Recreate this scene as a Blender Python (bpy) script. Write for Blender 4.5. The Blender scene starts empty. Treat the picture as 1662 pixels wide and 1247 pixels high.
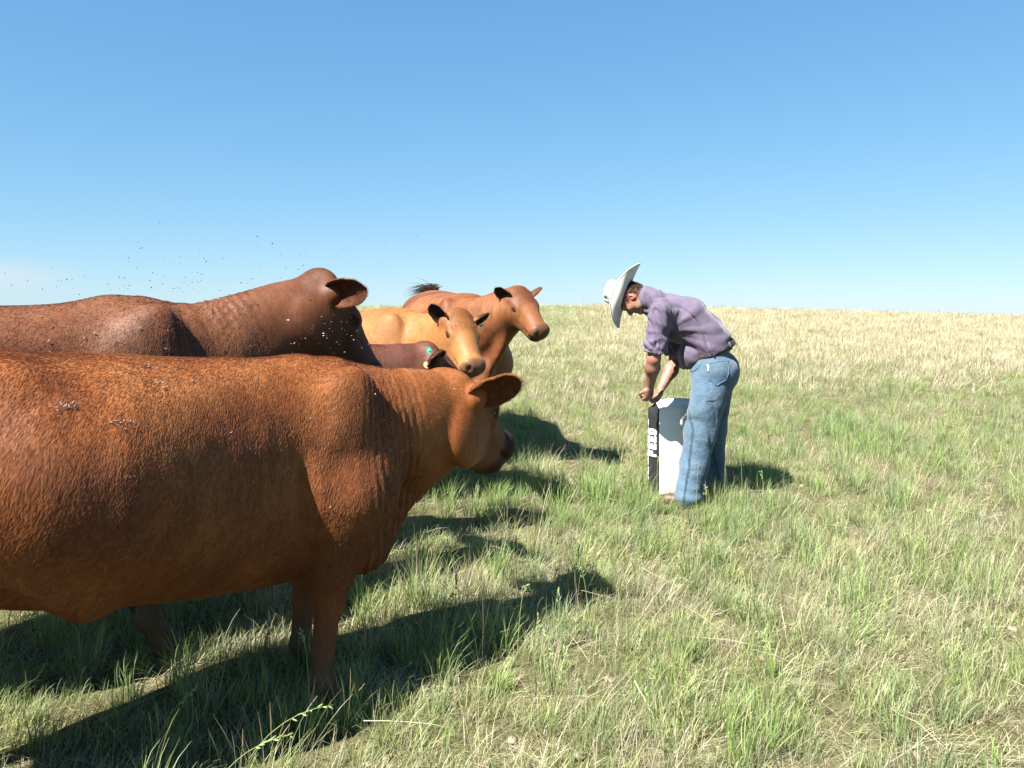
import bpy, math, random
import numpy as np
from mathutils import Vector, Matrix, noise as mnoise

SC = bpy.context.scene
COL = SC.collection
R = math.radians
rng = np.random.default_rng(7)

# ------------------------------------------------------------------ camera
CAM_H = 1.40
FPX = 1293.0
cd = bpy.data.cameras.new('camera'); cam = bpy.data.objects.new('camera', cd); COL.objects.link(cam)
cam.location = (0, 0, CAM_H); cam.rotation_euler = (R(90), 0, 0)
cd.sensor_fit = 'HORIZONTAL'; cd.sensor_width = 36; cd.lens = FPX / 1662 * 36
cd.shift_y = -108.5 / 1662; cd.clip_start = 0.05; cd.clip_end = 3000
SC.camera = cam

# ------------------------------------------------------------------ light
SUN_TO = Vector((-0.60, -0.61, 1.02)).normalized()      # direction towards the sun
SUN_EL = math.asin(SUN_TO.z); SUN_AZ = math.atan2(SUN_TO.x, SUN_TO.y)
w = bpy.data.worlds.new('World'); SC.world = w; w.use_nodes = True
nt = w.node_tree; nt.nodes.clear()
out = nt.nodes.new('ShaderNodeOutputWorld'); bg = nt.nodes.new('ShaderNodeBackground')
sky = nt.nodes.new('ShaderNodeTexSky'); sky.sky_type = 'NISHITA'; sky.sun_disc = False
sky.sun_elevation = SUN_EL; sky.sun_rotation = SUN_AZ
sky.air_density = 1.0; sky.dust_density = 0.35; sky.ozone_density = 2.2; sky.altitude = 900
bg.inputs['Strength'].default_value = 0.10
# per-channel response of a compact camera to the same sky
sep = nt.nodes.new('ShaderNodeSeparateColor'); cmb = nt.nodes.new('ShaderNodeCombineColor'); nt.links.new(sky.outputs[0], sep.inputs[0])
for i_, (pw, cf) in enumerate(((.80, .308), (.59, .590), (.41, .992))):
    a_ = nt.nodes.new('ShaderNodeMath'); a_.operation = 'POWER'; a_.inputs[1].default_value = pw
    b_ = nt.nodes.new('ShaderNodeMath'); b_.operation = 'MULTIPLY'; b_.inputs[1].default_value = cf
    nt.links.new(sep.outputs[i_], a_.inputs[0]); nt.links.new(a_.outputs[0], b_.inputs[0]); nt.links.new(b_.outputs[0], cmb.inputs[i_])
# a thin pale cloud low in the west
tc_ = nt.nodes.new('ShaderNodeTexCoord'); sx_ = nt.nodes.new('ShaderNodeSeparateXYZ'); nt.links.new(tc_.outputs['Generated'], sx_.inputs[0])
def wm(op, a, b=0.0, clamp=False):
    nd = nt.nodes.new('ShaderNodeMath'); nd.operation = op; nd.use_clamp = clamp
    for k_, v_ in enumerate((a, b)):
        if isinstance(v_, bpy.types.NodeSocket): nt.links.new(v_, nd.inputs[k_])
        else: nd.inputs[k_].default_value = v_
    return nd.outputs[0]
cn = nt.nodes.new('ShaderNodeTexNoise'); cm = nt.nodes.new('ShaderNodeMapping'); cm.inputs['Scale'].default_value = (5, 5, 26)
nt.links.new(tc_.outputs['Generated'], cm.inputs[0]); nt.links.new(cm.outputs[0], cn.inputs['Vector']); cn.inputs['Scale'].default_value = 1.0; cn.inputs['Detail'].default_value = 5
low = wm('SUBTRACT', 1.0, wm('ABSOLUTE', wm('DIVIDE', wm('SUBTRACT', sx_.outputs[2], .044), .024)), True)
west = wm('MULTIPLY', wm('SUBTRACT', wm('MULTIPLY', sx_.outputs[0], -1.0), .465), 9.0, True)
cf_ = wm('MULTIPLY', wm('MULTIPLY', low, west), wm('ADD', cn.outputs['Fac'], .25), True)
mx_ = nt.nodes.new('ShaderNodeMix'); mx_.data_type = 'RGBA'; mx_.inputs[7].default_value = (1.9, 1.87, 2.0, 1)
nt.links.new(cf_, mx_.inputs[0]); nt.links.new(cmb.outputs[0], mx_.inputs[6]); nt.links.new(mx_.outputs[2], bg.inputs[0])
nt.links.new(bg.outputs[0], out.inputs[0])
sd = bpy.data.lights.new('sun', 'SUN'); sd.energy = 5.0; sd.angle = R(0.55); sd.color = (1.0, 0.95, 0.87)
sun = bpy.data.objects.new('sun', sd); COL.objects.link(sun)
sun.rotation_euler = SUN_TO.to_track_quat('Z', 'Y').to_euler(); sun.location = (-6, -8, 12)
vs = SC.view_settings; vs.view_transform = 'Standard'; vs.look = 'None'; vs.exposure = 2.2; vs.gamma = 1.0
vs.use_curve_mapping = False
SC.cycles.max_bounces = 8; SC.cycles.transparent_max_bounces = 8

# ------------------------------------------------------------------ helpers
def sstep(a, b, x):
    t = np.clip((x - a) / (b - a), 0, 1); return t * t * (3 - 2 * t)

def terrain(x, y):
    x = np.asarray(x, float); y = np.asarray(y, float)
    t = np.maximum(y - 3.2, 0)
    rise = 0.0445 * (np.sqrt(t * t + 2.2) - 1.483)
    crest = 46.0
    over = np.maximum(y - crest, 0)
    rise = rise - 0.0022 * over ** 2 * (over < 60) - (0.0022 * 3600 + 0.264 * (over - 60)) * (over >= 60)
    rise = np.maximum(rise, -14)
    tilt = -0.0265 * np.maximum(x - 2, 0) * sstep(5, 45, y) - 0.004 * np.maximum(-x, 0) * sstep(5, 45, y)
    bumps = 0.018 * np.sin(x * 1.7 + 0.6 * y) * np.sin(y * 1.3 + 0.4) * sstep(4, 9, y) + 0.05 * np.sin(x * .33 + 1) * np.sin(y * .41) * sstep(9, 25, y)
    return rise + tilt + bumps

def tz(x, y): return float(terrain(x, y))

def tag(o, label=None, cat=None, group=None, kind=None):
    if label: o['label'] = label
    if cat: o['category'] = cat
    if group: o['group'] = group
    if kind: o['kind'] = kind
    return o

def empty(name, loc, rz=0, scale=1):
    o = bpy.data.objects.new(name, None); COL.objects.link(o)
    o.location = loc; o.rotation_euler = (0, 0, rz); o.scale = (scale,) * 3; o.empty_display_size = .2
    return o

def new_mesh(name, V, F, mat=None, parent=None, smooth=True, attrs=None):
    me = bpy.data.meshes.new(name)
    V = np.asarray(V, np.float32)
    if isinstance(F, np.ndarray):
        nf, k = F.shape
        me.vertices.add(len(V)); me.vertices.foreach_set('co', V.ravel())
        me.loops.add(nf * k); me.loops.foreach_set('vertex_index', F.astype(np.int32).ravel())
        me.polygons.add(nf)
        me.polygons.foreach_set('loop_start', np.arange(0, nf * k, k, dtype=np.int32))
        me.polygons.foreach_set('loop_total', np.full(nf, k, np.int32))
        me.update(calc_edges=True); me.validate()
    else:
        me.from_pydata([tuple(v) for v in V], [], F); me.update()
    me.polygons.foreach_set('use_smooth', np.full(len(me.polygons), smooth))
    if attrs:
        for n, a in attrs.items():
            a = np.asarray(a, np.float32)
            if a.ndim == 1:
                me.attributes.new(n, 'FLOAT', 'POINT').data.foreach_set('value', a)
            elif a.shape[1] == 4:
                me.attributes.new(n, 'FLOAT_COLOR', 'POINT').data.foreach_set('color', a.ravel())
            else:
                me.attributes.new(n, 'FLOAT_VECTOR', 'POINT').data.foreach_set('vector', a.ravel())
    if mat: me.materials.append(mat)
    o = bpy.data.objects.new(name, me); COL.objects.link(o)
    if parent: o.parent = parent
    return o

class NT:
    """small node-material writer"""
    def __init__(s, name):
        s.m = bpy.data.materials.new(name); s.m.use_nodes = True; s.t = s.m.node_tree; s.t.nodes.clear()
        s.o = s.t.nodes.new('ShaderNodeOutputMaterial')
    def n(s, ty, **kw):
        nd = s.t.nodes.new(ty)
        for k, v in kw.items():
            if k.startswith('i_'):
                key = k[2:].replace('_', ' ')
                sock = nd.inputs[key] if key in nd.inputs else nd.inputs[int(key)]
                if isinstance(v, bpy.types.NodeSocket): s.t.links.new(v, sock)
                else: sock.default_value = v
            else: setattr(nd, k, v)
        return nd
    def l(s, a, b): s.t.links.new(a, b)
    def noise(s, vec, scale, detail=4, rough=.55):
        nd = s.n('ShaderNodeTexNoise'); nd.inputs['Scale'].default_value = scale
        nd.inputs['Detail'].default_value = detail; nd.inputs['Roughness'].default_value = rough
        if vec: s.l(vec, nd.inputs['Vector'])
        return nd.outputs['Fac']
    def ramp(s, fac, stops):
        nd = s.n('ShaderNodeValToRGB'); cr = nd.color_ramp
        while len(cr.elements) < len(stops): cr.elements.new(.5)
        for e, (p, c) in zip(cr.elements, stops):
            e.position = p; e.color = tuple(c) + (1,) if len(c) == 3 else c
        s.l(fac, nd.inputs[0]); return nd.outputs[0]
    def mix(s, fac, a, b, mode='MIX'):
        nd = s.n('ShaderNodeMix', data_type='RGBA', blend_type=mode)
        for sock, v in ((nd.inputs[0], fac), (nd.inputs[6], a), (nd.inputs[7], b)):
            if isinstance(v, bpy.types.NodeSocket): s.l(v, sock)
            elif isinstance(v, (int, float)): sock.default_value = v
            else: sock.default_value = tuple(v) + (1,) if len(v) == 3 else v
        return nd.outputs[2]
    def math(s, op, a, b=0.0, clamp=False):
        nd = s.n('ShaderNodeMath', operation=op, use_clamp=clamp)
        for i, v in enumerate((a, b)):
            if isinstance(v, bpy.types.NodeSocket): s.l(v, nd.inputs[i])
            else: nd.inputs[i].default_value = v
        return nd.outputs[0]
    def mapping(s, vec, scale=(1, 1, 1), rot=(0, 0, 0)):
        nd = s.n('ShaderNodeMapping'); s.l(vec, nd.inputs[0])
        nd.inputs['Scale'].default_value = scale; nd.inputs['Rotation'].default_value = rot
        return nd.outputs[0]
    def bump(s, h, strength=.3, dist=.01, normal=None):
        nd = s.n('ShaderNodeBump'); s.l(h, nd.inputs['Height'])
        nd.inputs['Strength'].default_value = strength; nd.inputs['Distance'].default_value = dist
        if normal: s.l(normal, nd.inputs['Normal'])
        return nd.outputs[0]
    def principled(s, color, rough=.7, normal=None, spec=.3, sheen=0, **kw):
        p = s.n('ShaderNodeBsdfPrincipled')
        if isinstance(color, bpy.types.NodeSocket): s.l(color, p.inputs['Base Color'])
        else: p.inputs['Base Color'].default_value = tuple(color) + (1,)
        if isinstance(rough, bpy.types.NodeSocket): s.l(rough, p.inputs['Roughness'])
        else: p.inputs['Roughness'].default_value = rough
        p.inputs['Specular IOR Level'].default_value = spec
        if normal: s.l(normal, p.inputs['Normal'])
        if sheen:
            p.inputs['Sheen Weight'].default_value = sheen; p.inputs['Sheen Roughness'].default_value = .4
        for k, v in kw.items(): p.inputs[k.replace('_', ' ')].default_value = v
        return p
    def done(s, bsdf):
        s.l(bsdf.outputs[0], s.o.inputs[0]); return s.m

# ---------------- implicit surfaces: smooth union of primitives, meshed by surface nets
def unit(v):
    v = np.asarray(v, float); return v / np.linalg.norm(v)

class Field:
    def __init__(s, lo, hi, h):
        s.lo = np.asarray(lo, np.float32); s.h = h
        s.n = np.ceil((np.asarray(hi) - np.asarray(lo)) / h).astype(int) + 1
        s.F = np.full(s.n, 1.0, np.float32)
    def _sub(s, lo, hi):
        a = np.clip(np.floor((np.asarray(lo) - s.lo) / s.h).astype(int), 0, s.n - 1)
        b = np.clip(np.ceil((np.asarray(hi) - s.lo) / s.h).astype(int) + 1, 1, s.n)
        if np.any(b <= a): return None
        ax = [s.lo[i] + s.h * np.arange(a[i], b[i], dtype=np.float32) for i in range(3)]
        return tuple(slice(a[i], b[i]) for i in range(3)), np.meshgrid(*ax, indexing='ij')
    def _comb(s, sl, d, k, sub):
        F = s.F[sl]
        if sub:
            d = -d
            hh = np.maximum(k - np.abs(F - d), 0) / k
            s.F[sl] = np.maximum(F, d) + hh * hh * k * .25
        else:
            hh = np.maximum(k - np.abs(F - d), 0) / k
            s.F[sl] = np.minimum(F, d) - hh * hh * k * .25
    def ell(s, c, r, M=None, k=.03, sub=False, m=.1):
        """ellipsoid; M columns are its axes"""
        c = np.asarray(c, float); r = np.asarray(r, float)
        e = r.max() + m if M is not None else r + m
        g = s._sub(c - e, c + e)
        if g is None: return
        sl, (X, Y, Z) = g
        X = X - c[0]; Y = Y - c[1]; Z = Z - c[2]
        if M is not None:
            M = np.asarray(M, float)
            X, Y, Z = (X * M[0, i] + Y * M[1, i] + Z * M[2, i] for i in range(3))
        k0 = np.sqrt((X / r[0]) ** 2 + (Y / r[1]) ** 2 + (Z / r[2]) ** 2)
        k1 = np.sqrt((X / r[0] ** 2) ** 2 + (Y / r[1] ** 2) ** 2 + (Z / r[2] ** 2) ** 2) + 1e-6
        s._comb(sl, (k0 * (k0 - 1) / k1).astype(np.float32), k, sub)
    def cone(s, a, b, ra, rb, k=.03, flat=None, ff=1.0, sub=False, m=.1):
        """round cone a-b; flat = unit direction along which it is squeezed to ff of its radius"""
        a = np.asarray(a, float); b = np.asarray(b, float)
        e = max(ra, rb) * max(1, ff) + m
        g = s._sub(np.minimum(a, b) - e, np.maximum(a, b) + e)
        if g is None: return
        sl, (X, Y, Z) = g
        X = X - a[0]; Y = Y - a[1]; Z = Z - a[2]; B = b - a
        if flat is not None:
            d = unit(flat); q = (X * d[0] + Y * d[1] + Z * d[2]) * (1 / ff - 1)
            X = X + q * d[0]; Y = Y + q * d[1]; Z = Z + q * d[2]
            B = B + B.dot(d) * (1 / ff - 1) * d
        t = np.clip((X * B[0] + Y * B[1] + Z * B[2]) / max(B.dot(B), 1e-9), 0, 1)
        d_ = np.sqrt((X - t * B[0]) ** 2 + (Y - t * B[1]) ** 2 + (Z - t * B[2]) ** 2) - (ra + (rb - ra) * t)
        if flat is not None: d_ = d_ * math.sqrt(min(ff, 1))
        s._comb(sl, d_.astype(np.float32), k, sub)
    def chain(s, pts, rads, k=.02, **kw):
        for i in range(len(pts) - 1): s.cone(pts[i], pts[i + 1], rads[i], rads[i + 1], k=k, **kw)
    def loft_x(s, st, k=.04, frac=.50, p=2.1):
        """closed body along x; rows x, z top, z bottom, half width"""
        st = np.asarray(st, float); o = np.argsort(st[:, 0]); st = st[o]
        mg = .08
        g = s._sub((st[0, 0] - mg, -st[:, 3].max() - mg, st[:, 2].min() - mg), (st[-1, 0] + mg, st[:, 3].max() + mg, st[:, 1].max() + mg))
        sl, (X, Y, Z) = g
        xs = X[:, 0, 0]
        xe = np.linspace(st[0, 0], st[-1, 0], 200)
        def ip(c):
            v = np.interp(xe, st[:, 0], st[:, c]); vp = np.pad(v, 9, mode='reflect', reflect_type='odd')
            v2 = np.convolve(vp, np.hanning(19) / np.hanning(19).sum(), 'valid')
            return np.interp(xs, xe, v2)[:, None, None]
        zt, zb, W = ip(1), ip(2), np.maximum(ip(3), .02)
        zc = zb + frac * (zt - zb)
        H = np.where(Z > zc, zt - zc, zc - zb); H = np.maximum(H, .02)
        q = (np.abs(Y / W) ** p + np.abs((Z - zc) / H) ** p) ** (1 / p)
        d = (q - 1) * np.minimum(W, H) * np.ones_like(X)
        ex = np.maximum(st[0, 0] - X, X - st[-1, 0])
        d = np.maximum(d, ex)
        s._comb(sl, d.astype(np.float32), k, False)
    def mesh(s, smooth=2):
        F = s.F; S = F < 0; n = np.array(F.shape) - 1
        acc = np.zeros((*n, 3), np.float32); cnt = np.zeros(n, np.float32)
        corners = [(i, j, k) for i in (0, 1) for j in (0, 1) for k in (0, 1)]
        def cut(c): return F[c[0]:c[0] + n[0], c[1]:c[1] + n[1], c[2]:c[2] + n[2]]
        anyin = np.zeros(n, bool); allin = np.ones(n, bool)
        for c in corners:
            b = cut(c) < 0; anyin |= b; allin &= b
        act = anyin & ~allin
        idx = np.argwhere(act)
        vals = {c: F[idx[:, 0] + c[0], idx[:, 1] + c[1], idx[:, 2] + c[2]] for c in corners}
        P = np.zeros((len(idx), 3), np.float32); C = np.zeros(len(idx), np.float32)
        for c in corners:
            for ax in range(3):
                if c[ax]: continue
                d = list(c); d[ax] = 1; d = tuple(d)
                a, b = vals[c], vals[d]; x = (a < 0) != (b < 0)
                t = np.where(x, a / np.where(x, a - b, 1), 0)
                pt = np.tile(np.array(c, np.float32), (len(idx), 1)); pt[:, ax] = t
                P[x] += pt[x]; C[x] += 1
        V = (idx + P / C[:, None]) * s.h + s.lo
        vid = np.full(n, -1, np.int64); vid[act] = np.arange(len(idx))
        quads = []
        for ax in range(3):
            u, v = (ax + 1) % 3, (ax + 2) % 3
            a = np.moveaxis(S, (ax, u, v), (0, 1, 2)); vi = np.moveaxis(vid, (ax, u, v), (0, 1, 2))
            e0, e1 = a[:-1, 1:-1, 1:-1], a[1:, 1:-1, 1:-1]
            for flip, mk in ((0, e0 & ~e1), (1, ~e0 & e1)):
                i, j, k = np.nonzero(mk); j = j + 1; k = k + 1
                q = np.stack([vi[i, j - 1, k - 1], vi[i, j, k - 1], vi[i, j, k], vi[i, j - 1, k]], 1)
                if flip: q = q[:, ::-1]
                quads.append(q)
        Q = np.concatenate(quads); Q = Q[(Q >= 0).all(1)]
        V = V.astype(np.float64)
        # keep the biggest piece only
        E = np.concatenate([Q[:, [0, 1]], Q[:, [1, 2]], Q[:, [2, 3]], Q[:, [3, 0]]])
        lab = np.arange(len(V))
        for _ in range(400):
            l0 = lab.copy()
            np.minimum.at(lab, E[:, 0], lab[E[:, 1]]); np.minimum.at(lab, E[:, 1], lab[E[:, 0]])
            lab = lab[lab]
            if (lab == l0).all(): break
        u_, c_ = np.unique(lab, return_counts=True)
        keep = lab == u_[c_.argmax()]
        if not keep.all():
            mp = np.cumsum(keep) - 1; Q = mp[Q[keep[Q].all(1)]]; V = V[keep]
            E = np.concatenate([Q[:, [0, 1]], Q[:, [1, 2]], Q[:, [2, 3]], Q[:, [3, 0]]])
        for it in range(smooth * 2):
            w_ = .5 if it % 2 == 0 else -.52
            A = np.zeros_like(V); D = np.bincount(E.ravel(), minlength=len(V)).astype(float)
            for c in range(3):
                A[:, c] = np.bincount(E[:, 0], V[E[:, 1], c], len(V)) + np.bincount(E[:, 1], V[E[:, 0], c], len(V))
            V = V + w_ * (A / D[:, None] - V)
        return V, Q

def vnormals(V, Q):
    d1 = V[Q[:, 2]] - V[Q[:, 0]]; d2 = V[Q[:, 3]] - V[Q[:, 1]] if Q.shape[1] == 4 else V[Q[:, 1]] - V[Q[:, 0]]
    N = np.cross(d1, d2); out_ = np.zeros_like(V)
    for c in range(Q.shape[1]):
        for a in range(3): out_[:, a] += np.bincount(Q[:, c], N[:, a], len(V))
    return out_ / (np.linalg.norm(out_, axis=1)[:, None] + 1e-12)

def vnoise(P, scale, seed=0, octaves=2):
    """smooth value noise on points, -1..1"""
    r_ = np.random.default_rng(1000 + seed); T = r_.uniform(-1, 1, (32, 32, 32)); o_ = 0; amp = 1; tot = 0
    P = np.asarray(P, float)
    for k in range(octaves):
        q = P * scale * 2 ** k + 17.3 * (k + 1) + seed; i = np.floor(q).astype(int); f = q - i; f = f * f * (3 - 2 * f); v = 0
        for a in (0, 1):
            for b in (0, 1):
                for c in (0, 1):
                    ww = (f[:, 0] if a else 1 - f[:, 0]) * (f[:, 1] if b else 1 - f[:, 1]) * (f[:, 2] if c else 1 - f[:, 2])
                    v = v + ww * T[(i[:, 0] + a) % 32, (i[:, 1] + b) % 32, (i[:, 2] + c) % 32]
        o_ = o_ + amp * v; tot += amp; amp *= .5
    return o_ / tot

def hair(name, P, D, L, rad, mat, parent, bend=None, npt=4):
    """P roots, D directions, L lengths -> one curves object"""
    n = len(P)
    cu = bpy.data.hair_curves.new(name); cu.add_curves([npt] * n)
    t = np.linspace(0, 1, npt)[None, :, None]
    X = P[:, None, :] + D[:, None, :] * L[:, None, None] * t
    if bend is not None: X = X + bend[:, None, :] * L[:, None, None] * t ** 2
    cu.attributes['position'].data.foreach_set('vector', X.astype(np.float32).ravel())
    ra = cu.attributes.get('radius') or cu.attributes.new('radius', 'FLOAT', 'POINT')
    rr = np.asarray(rad) * np.ones(n)
    ra.data.foreach_set('value', (rr[:, None] * (1 - .75 * np.linspace(0, 1, npt)[None, :])).astype(np.float32).ravel())
    cu.materials.append(mat)
    o = bpy.data.objects.new(name, cu); COL.objects.link(o); o.parent = parent
    o['kind'] = 'stuff'
    return o

def tube(path, rads, seg=8, caps=True):
    path = [np.asarray(p, float) for p in path]; V = []; F = []
    for i, p in enumerate(path):
        t = unit(path[min(i + 1, len(path) - 1)] - path[max(i - 1, 0)])
        a = unit(np.cross(t, (0, 0, 1) if abs(t[2]) < .9 else (1, 0, 0))); b = np.cross(t, a)
        for s_ in range(seg):
            an = 2 * math.pi * s_ / seg; V.append(p + rads[i] * (math.cos(an) * a + math.sin(an) * b))
    for i in range(len(path) - 1):
        for s_ in range(seg):
            n_ = (s_ + 1) % seg; F.append((i * seg + s_, i * seg + n_, (i + 1) * seg + n_, (i + 1) * seg + s_))
    if caps: F.append(tuple(range(seg - 1, -1, -1))); F.append(tuple(range((len(path) - 1) * seg, len(path) * seg)))
    return np.array(V), F

def sphere(c, r, nu=16, nv=10, M=None):
    V = []; F = []
    r = np.ones(3) * r; M = np.eye(3) if M is None else np.asarray(M)
    for j in range(nv + 1):
        th = math.pi * j / nv
        for i in range(nu):
            ph = 2 * math.pi * i / nu
            V.append(np.asarray(c) + M @ (r * np.array((math.sin(th) * math.cos(ph), math.sin(th) * math.sin(ph), math.cos(th)))))
    for j in range(nv):
        for i in range(nu):
            F.append((j * nu + i, (j + 1) * nu + i, (j + 1) * nu + (i + 1) % nu, j * nu + (i + 1) % nu))
    return np.array(V), F

# ------------------------------------------------------------------ setting: ground
def build_ground():
    def rings(y0, y1, n, wfun, nx):
        ys = y0 * (y1 / y0) ** np.linspace(0, 1, n); return ys
    ys = np.concatenate([np.linspace(-8, 1.5, 20)[:-1], np.linspace(1.5, 14, 110)[:-1], np.linspace(14, 70, 100)[:-1], np.geomspace(70, 1500, 40)])
    us = np.sinh(np.linspace(-4.2, 4.2, 161)) / math.sinh(4.2)
    X = us[None, :] * (14 + np.maximum(ys, 0)[:, None] * 3.0); Y = np.repeat(ys[:, None], len(us), 1)
    Z = terrain(X, Y)
    fine = vnoise(np.stack([X.ravel(), Y.ravel(), 0 * X.ravel()], 1), 2.2, 3, 3).reshape(X.shape)
    Z = Z + .02 * fine * sstep(60, 10, Y)
    V = np.stack([X, Y, Z], -1).reshape(-1, 3)
    ny, nx = X.shape
    i = (np.arange(ny - 1)[:, None] * nx + np.arange(nx - 1)[None, :]).ravel()
    F = np.stack([i, i + 1, i + nx + 1, i + nx], 1)
    m = NT('soil_and_thatch')
    co = m.n('ShaderNodeTexCoord').outputs['Object']
    n1 = m.noise(co, 1.3, 6, .6); n2 = m.noise(co, 38, 5, .7)
    str_ = m.noise(m.mapping(co, (60, 14, 20), (0, 0, .6)), 1.0, 4, .7)
    str2 = m.noise(m.mapping(co, (16, 70, 20), (0, 0, .5)), 1.0, 4, .7)
    st = m.math('MAXIMUM', str_, str2)
    soil = m.ramp(n1, [(.3, (0.1275, 0.0975, 0.0562)), (.5, (0.1200, 0.1125, 0.0488)), (.72, (0.1950, 0.1613, 0.0900))])
    th = m.ramp(st, [(.5, (0.0525, 0.0450, 0.0225)), (.72, (0.3150, 0.2700, 0.1575))])
    c = m.mix(.55, soil, th); c = m.mix(m.math('MULTIPLY', n2, .5), c, (0.0750, 0.0900, 0.0300))
    b = m.bump(m.math('ADD', n2, st), .9, .03)
    mat = m.done(m.principled(c, .95, b, .1))
    o = new_mesh('ground', V, F, mat); tag(o, kind='structure'); return o
build_ground()

# ------------------------------------------------------------------ cows
def hide_material(name, base, light, dark, stripe=0.0, dirt=0.25):
    m = NT(name)
    co = m.n('ShaderNodeTexCoord').outputs['Object']
    def at(nm): return m.n('ShaderNodeAttribute', attribute_name=nm).outputs['Fac']
    big = m.noise(m.mapping(co, (1.2, 1.2, 1.0)), 2.2, 4, .6)
    mid = m.noise(m.mapping(co, (14, 14, 6)), 1.0, 5, .65)
    fine = m.noise(m.mapping(co, (210, 210, 22), (0, .5, 0)), 1.0, 3, .6); streak = m.noise(m.mapping(co, (46, 46, 7), (0, .45, 0)), 1.0, 4, .6)
    c = m.ramp(big, [(.32, dark), (.5, base), (.68, light)])
    c = m.mix(m.math('MULTIPLY', m.ramp(mid, [(.38, (0, 0, 0)), (.66, (1, 1, 1))]), .35), c, dark)
    c = m.mix(m.math('MULTIPLY', m.ramp(fine, [(.35, (0, 0, 0)), (.7, (1, 1, 1))]), .42), c, light)
    c = m.mix(m.math('MULTIPLY', m.ramp(streak, [(.42, (0, 0, 0)), (.68, (1, 1, 1))]), .45), c, dark)
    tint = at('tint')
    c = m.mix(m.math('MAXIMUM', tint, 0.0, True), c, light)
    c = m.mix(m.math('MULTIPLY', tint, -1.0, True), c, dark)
    c = m.mix(at('mud'), c, (.06, .045, .032))
    c = m.mix(at('black'), c, (.018, .013, .012))
    c = m.mix(at('nose'), c, (.07, .045, .037))
    h = m.math('ADD', m.math('MULTIPLY', fine, .6), m.math('MULTIPLY', streak, .7))
    b = m.bump(h, .22, .006)
    rough = m.math('SUBTRACT', .58, m.math('MULTIPLY', at('nose'), .25))
    p = m.principled(c, rough, b, .24); m.l(m.math('MULTIPLY', m.math('SUBTRACT', 1.0, m.math('MULTIPLY', at('black'), .75)), .24), p.inputs['Specular IOR Level'])
    return m.done(p)

EYE_M = (lambda m: m.done(m.principled((.010, .006, .005), .22, None, .45)))(NT('wet_eye'))
HORN_M = (lambda m: m.done(m.principled((.07, .06, .05), .55, m.bump(m.noise(m.n('ShaderNodeTexCoord').outputs['Object'], 60), .3, .004), .3)))(NT('hoof_horn'))
TAG_G = (lambda m: m.done(m.principled((.05, .62, .30), .4, None, .5)))(NT('green_tag_plastic'))
TAG_O = (lambda m: m.done(m.principled((.85, .36, .16), .4, None, .5)))(NT('orange_tag_plastic'))

def pose(yaw, pitch, roll=0):
    cy, sy, cp, sp = math.cos(yaw), math.sin(yaw), math.cos(pitch), math.sin(pitch)
    x = np.array((cy * cp, sy * cp, -sp)); y = np.array((-sy, cy, 0)); z = np.cross(x, y)
    if roll:
        c, s_ = math.cos(roll), math.sin(roll); y, z = c * y + s_ * z, c * z - s_ * y
    return np.stack([x, y, z], 1)

def ear_mesh(base, e, front, L=.22, W=.062, droop=.25, thick=.011, nu=16, nv=11):
    e = unit(e); front = unit(front - np.dot(front, e) * e); wd = np.cross(e, front)
    V = []; inner = []; F = []
    nr = 2 * nv
    for i in range(nu + 1):
        u = i / nu
        wv = W * (.50 + .62 * math.sin(math.pi * min(u, .98) ** .85) * 1.0) if u < .55 else W * 1.11 * math.sqrt(max(1 - ((u - .52) / .49) ** 2.4, 0.0))
        wv = max(wv, .002)
        A = 1.45 * (1 - u) + .55 * u
        Rc = wv / math.sin(min(A, 1.5))
        th = thick * (1.4 - .9 * u) * (1 if u < .97 else .4)
        c = np.asarray(base) + e * L * u + wd * 0 + np.array((0, 0, -1)) * droop * L * (u ** 2 - .55 * u)
        ring = []
        for lay in (0, 1):
            for j in range(nv):
                v = (-1 + 2 * j / (nv - 1)) * (1 if lay == 0 else -1)
                ang = v * A
                p = c + wd * Rc * math.sin(ang) + front * Rc * (1 - math.cos(ang))
                if lay: 
                    nrm = front * math.cos(ang) - wd * math.sin(ang); p = p - nrm * th * (1 - .55 * abs(v) ** 3)
                ring.append(p); inner.append(1.0 - .0 * abs(v) if lay == 0 and abs(v) < .93 else 0.0)
        V += ring
    for i in range(nu):
        for j in range(nr):
            k = (j + 1) % nr; F.append((i * nr + j, i * nr + k, (i + 1) * nr + k, (i + 1) * nr + j))
    return np.array(V), np.array(F), np.array(inner), nr

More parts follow.
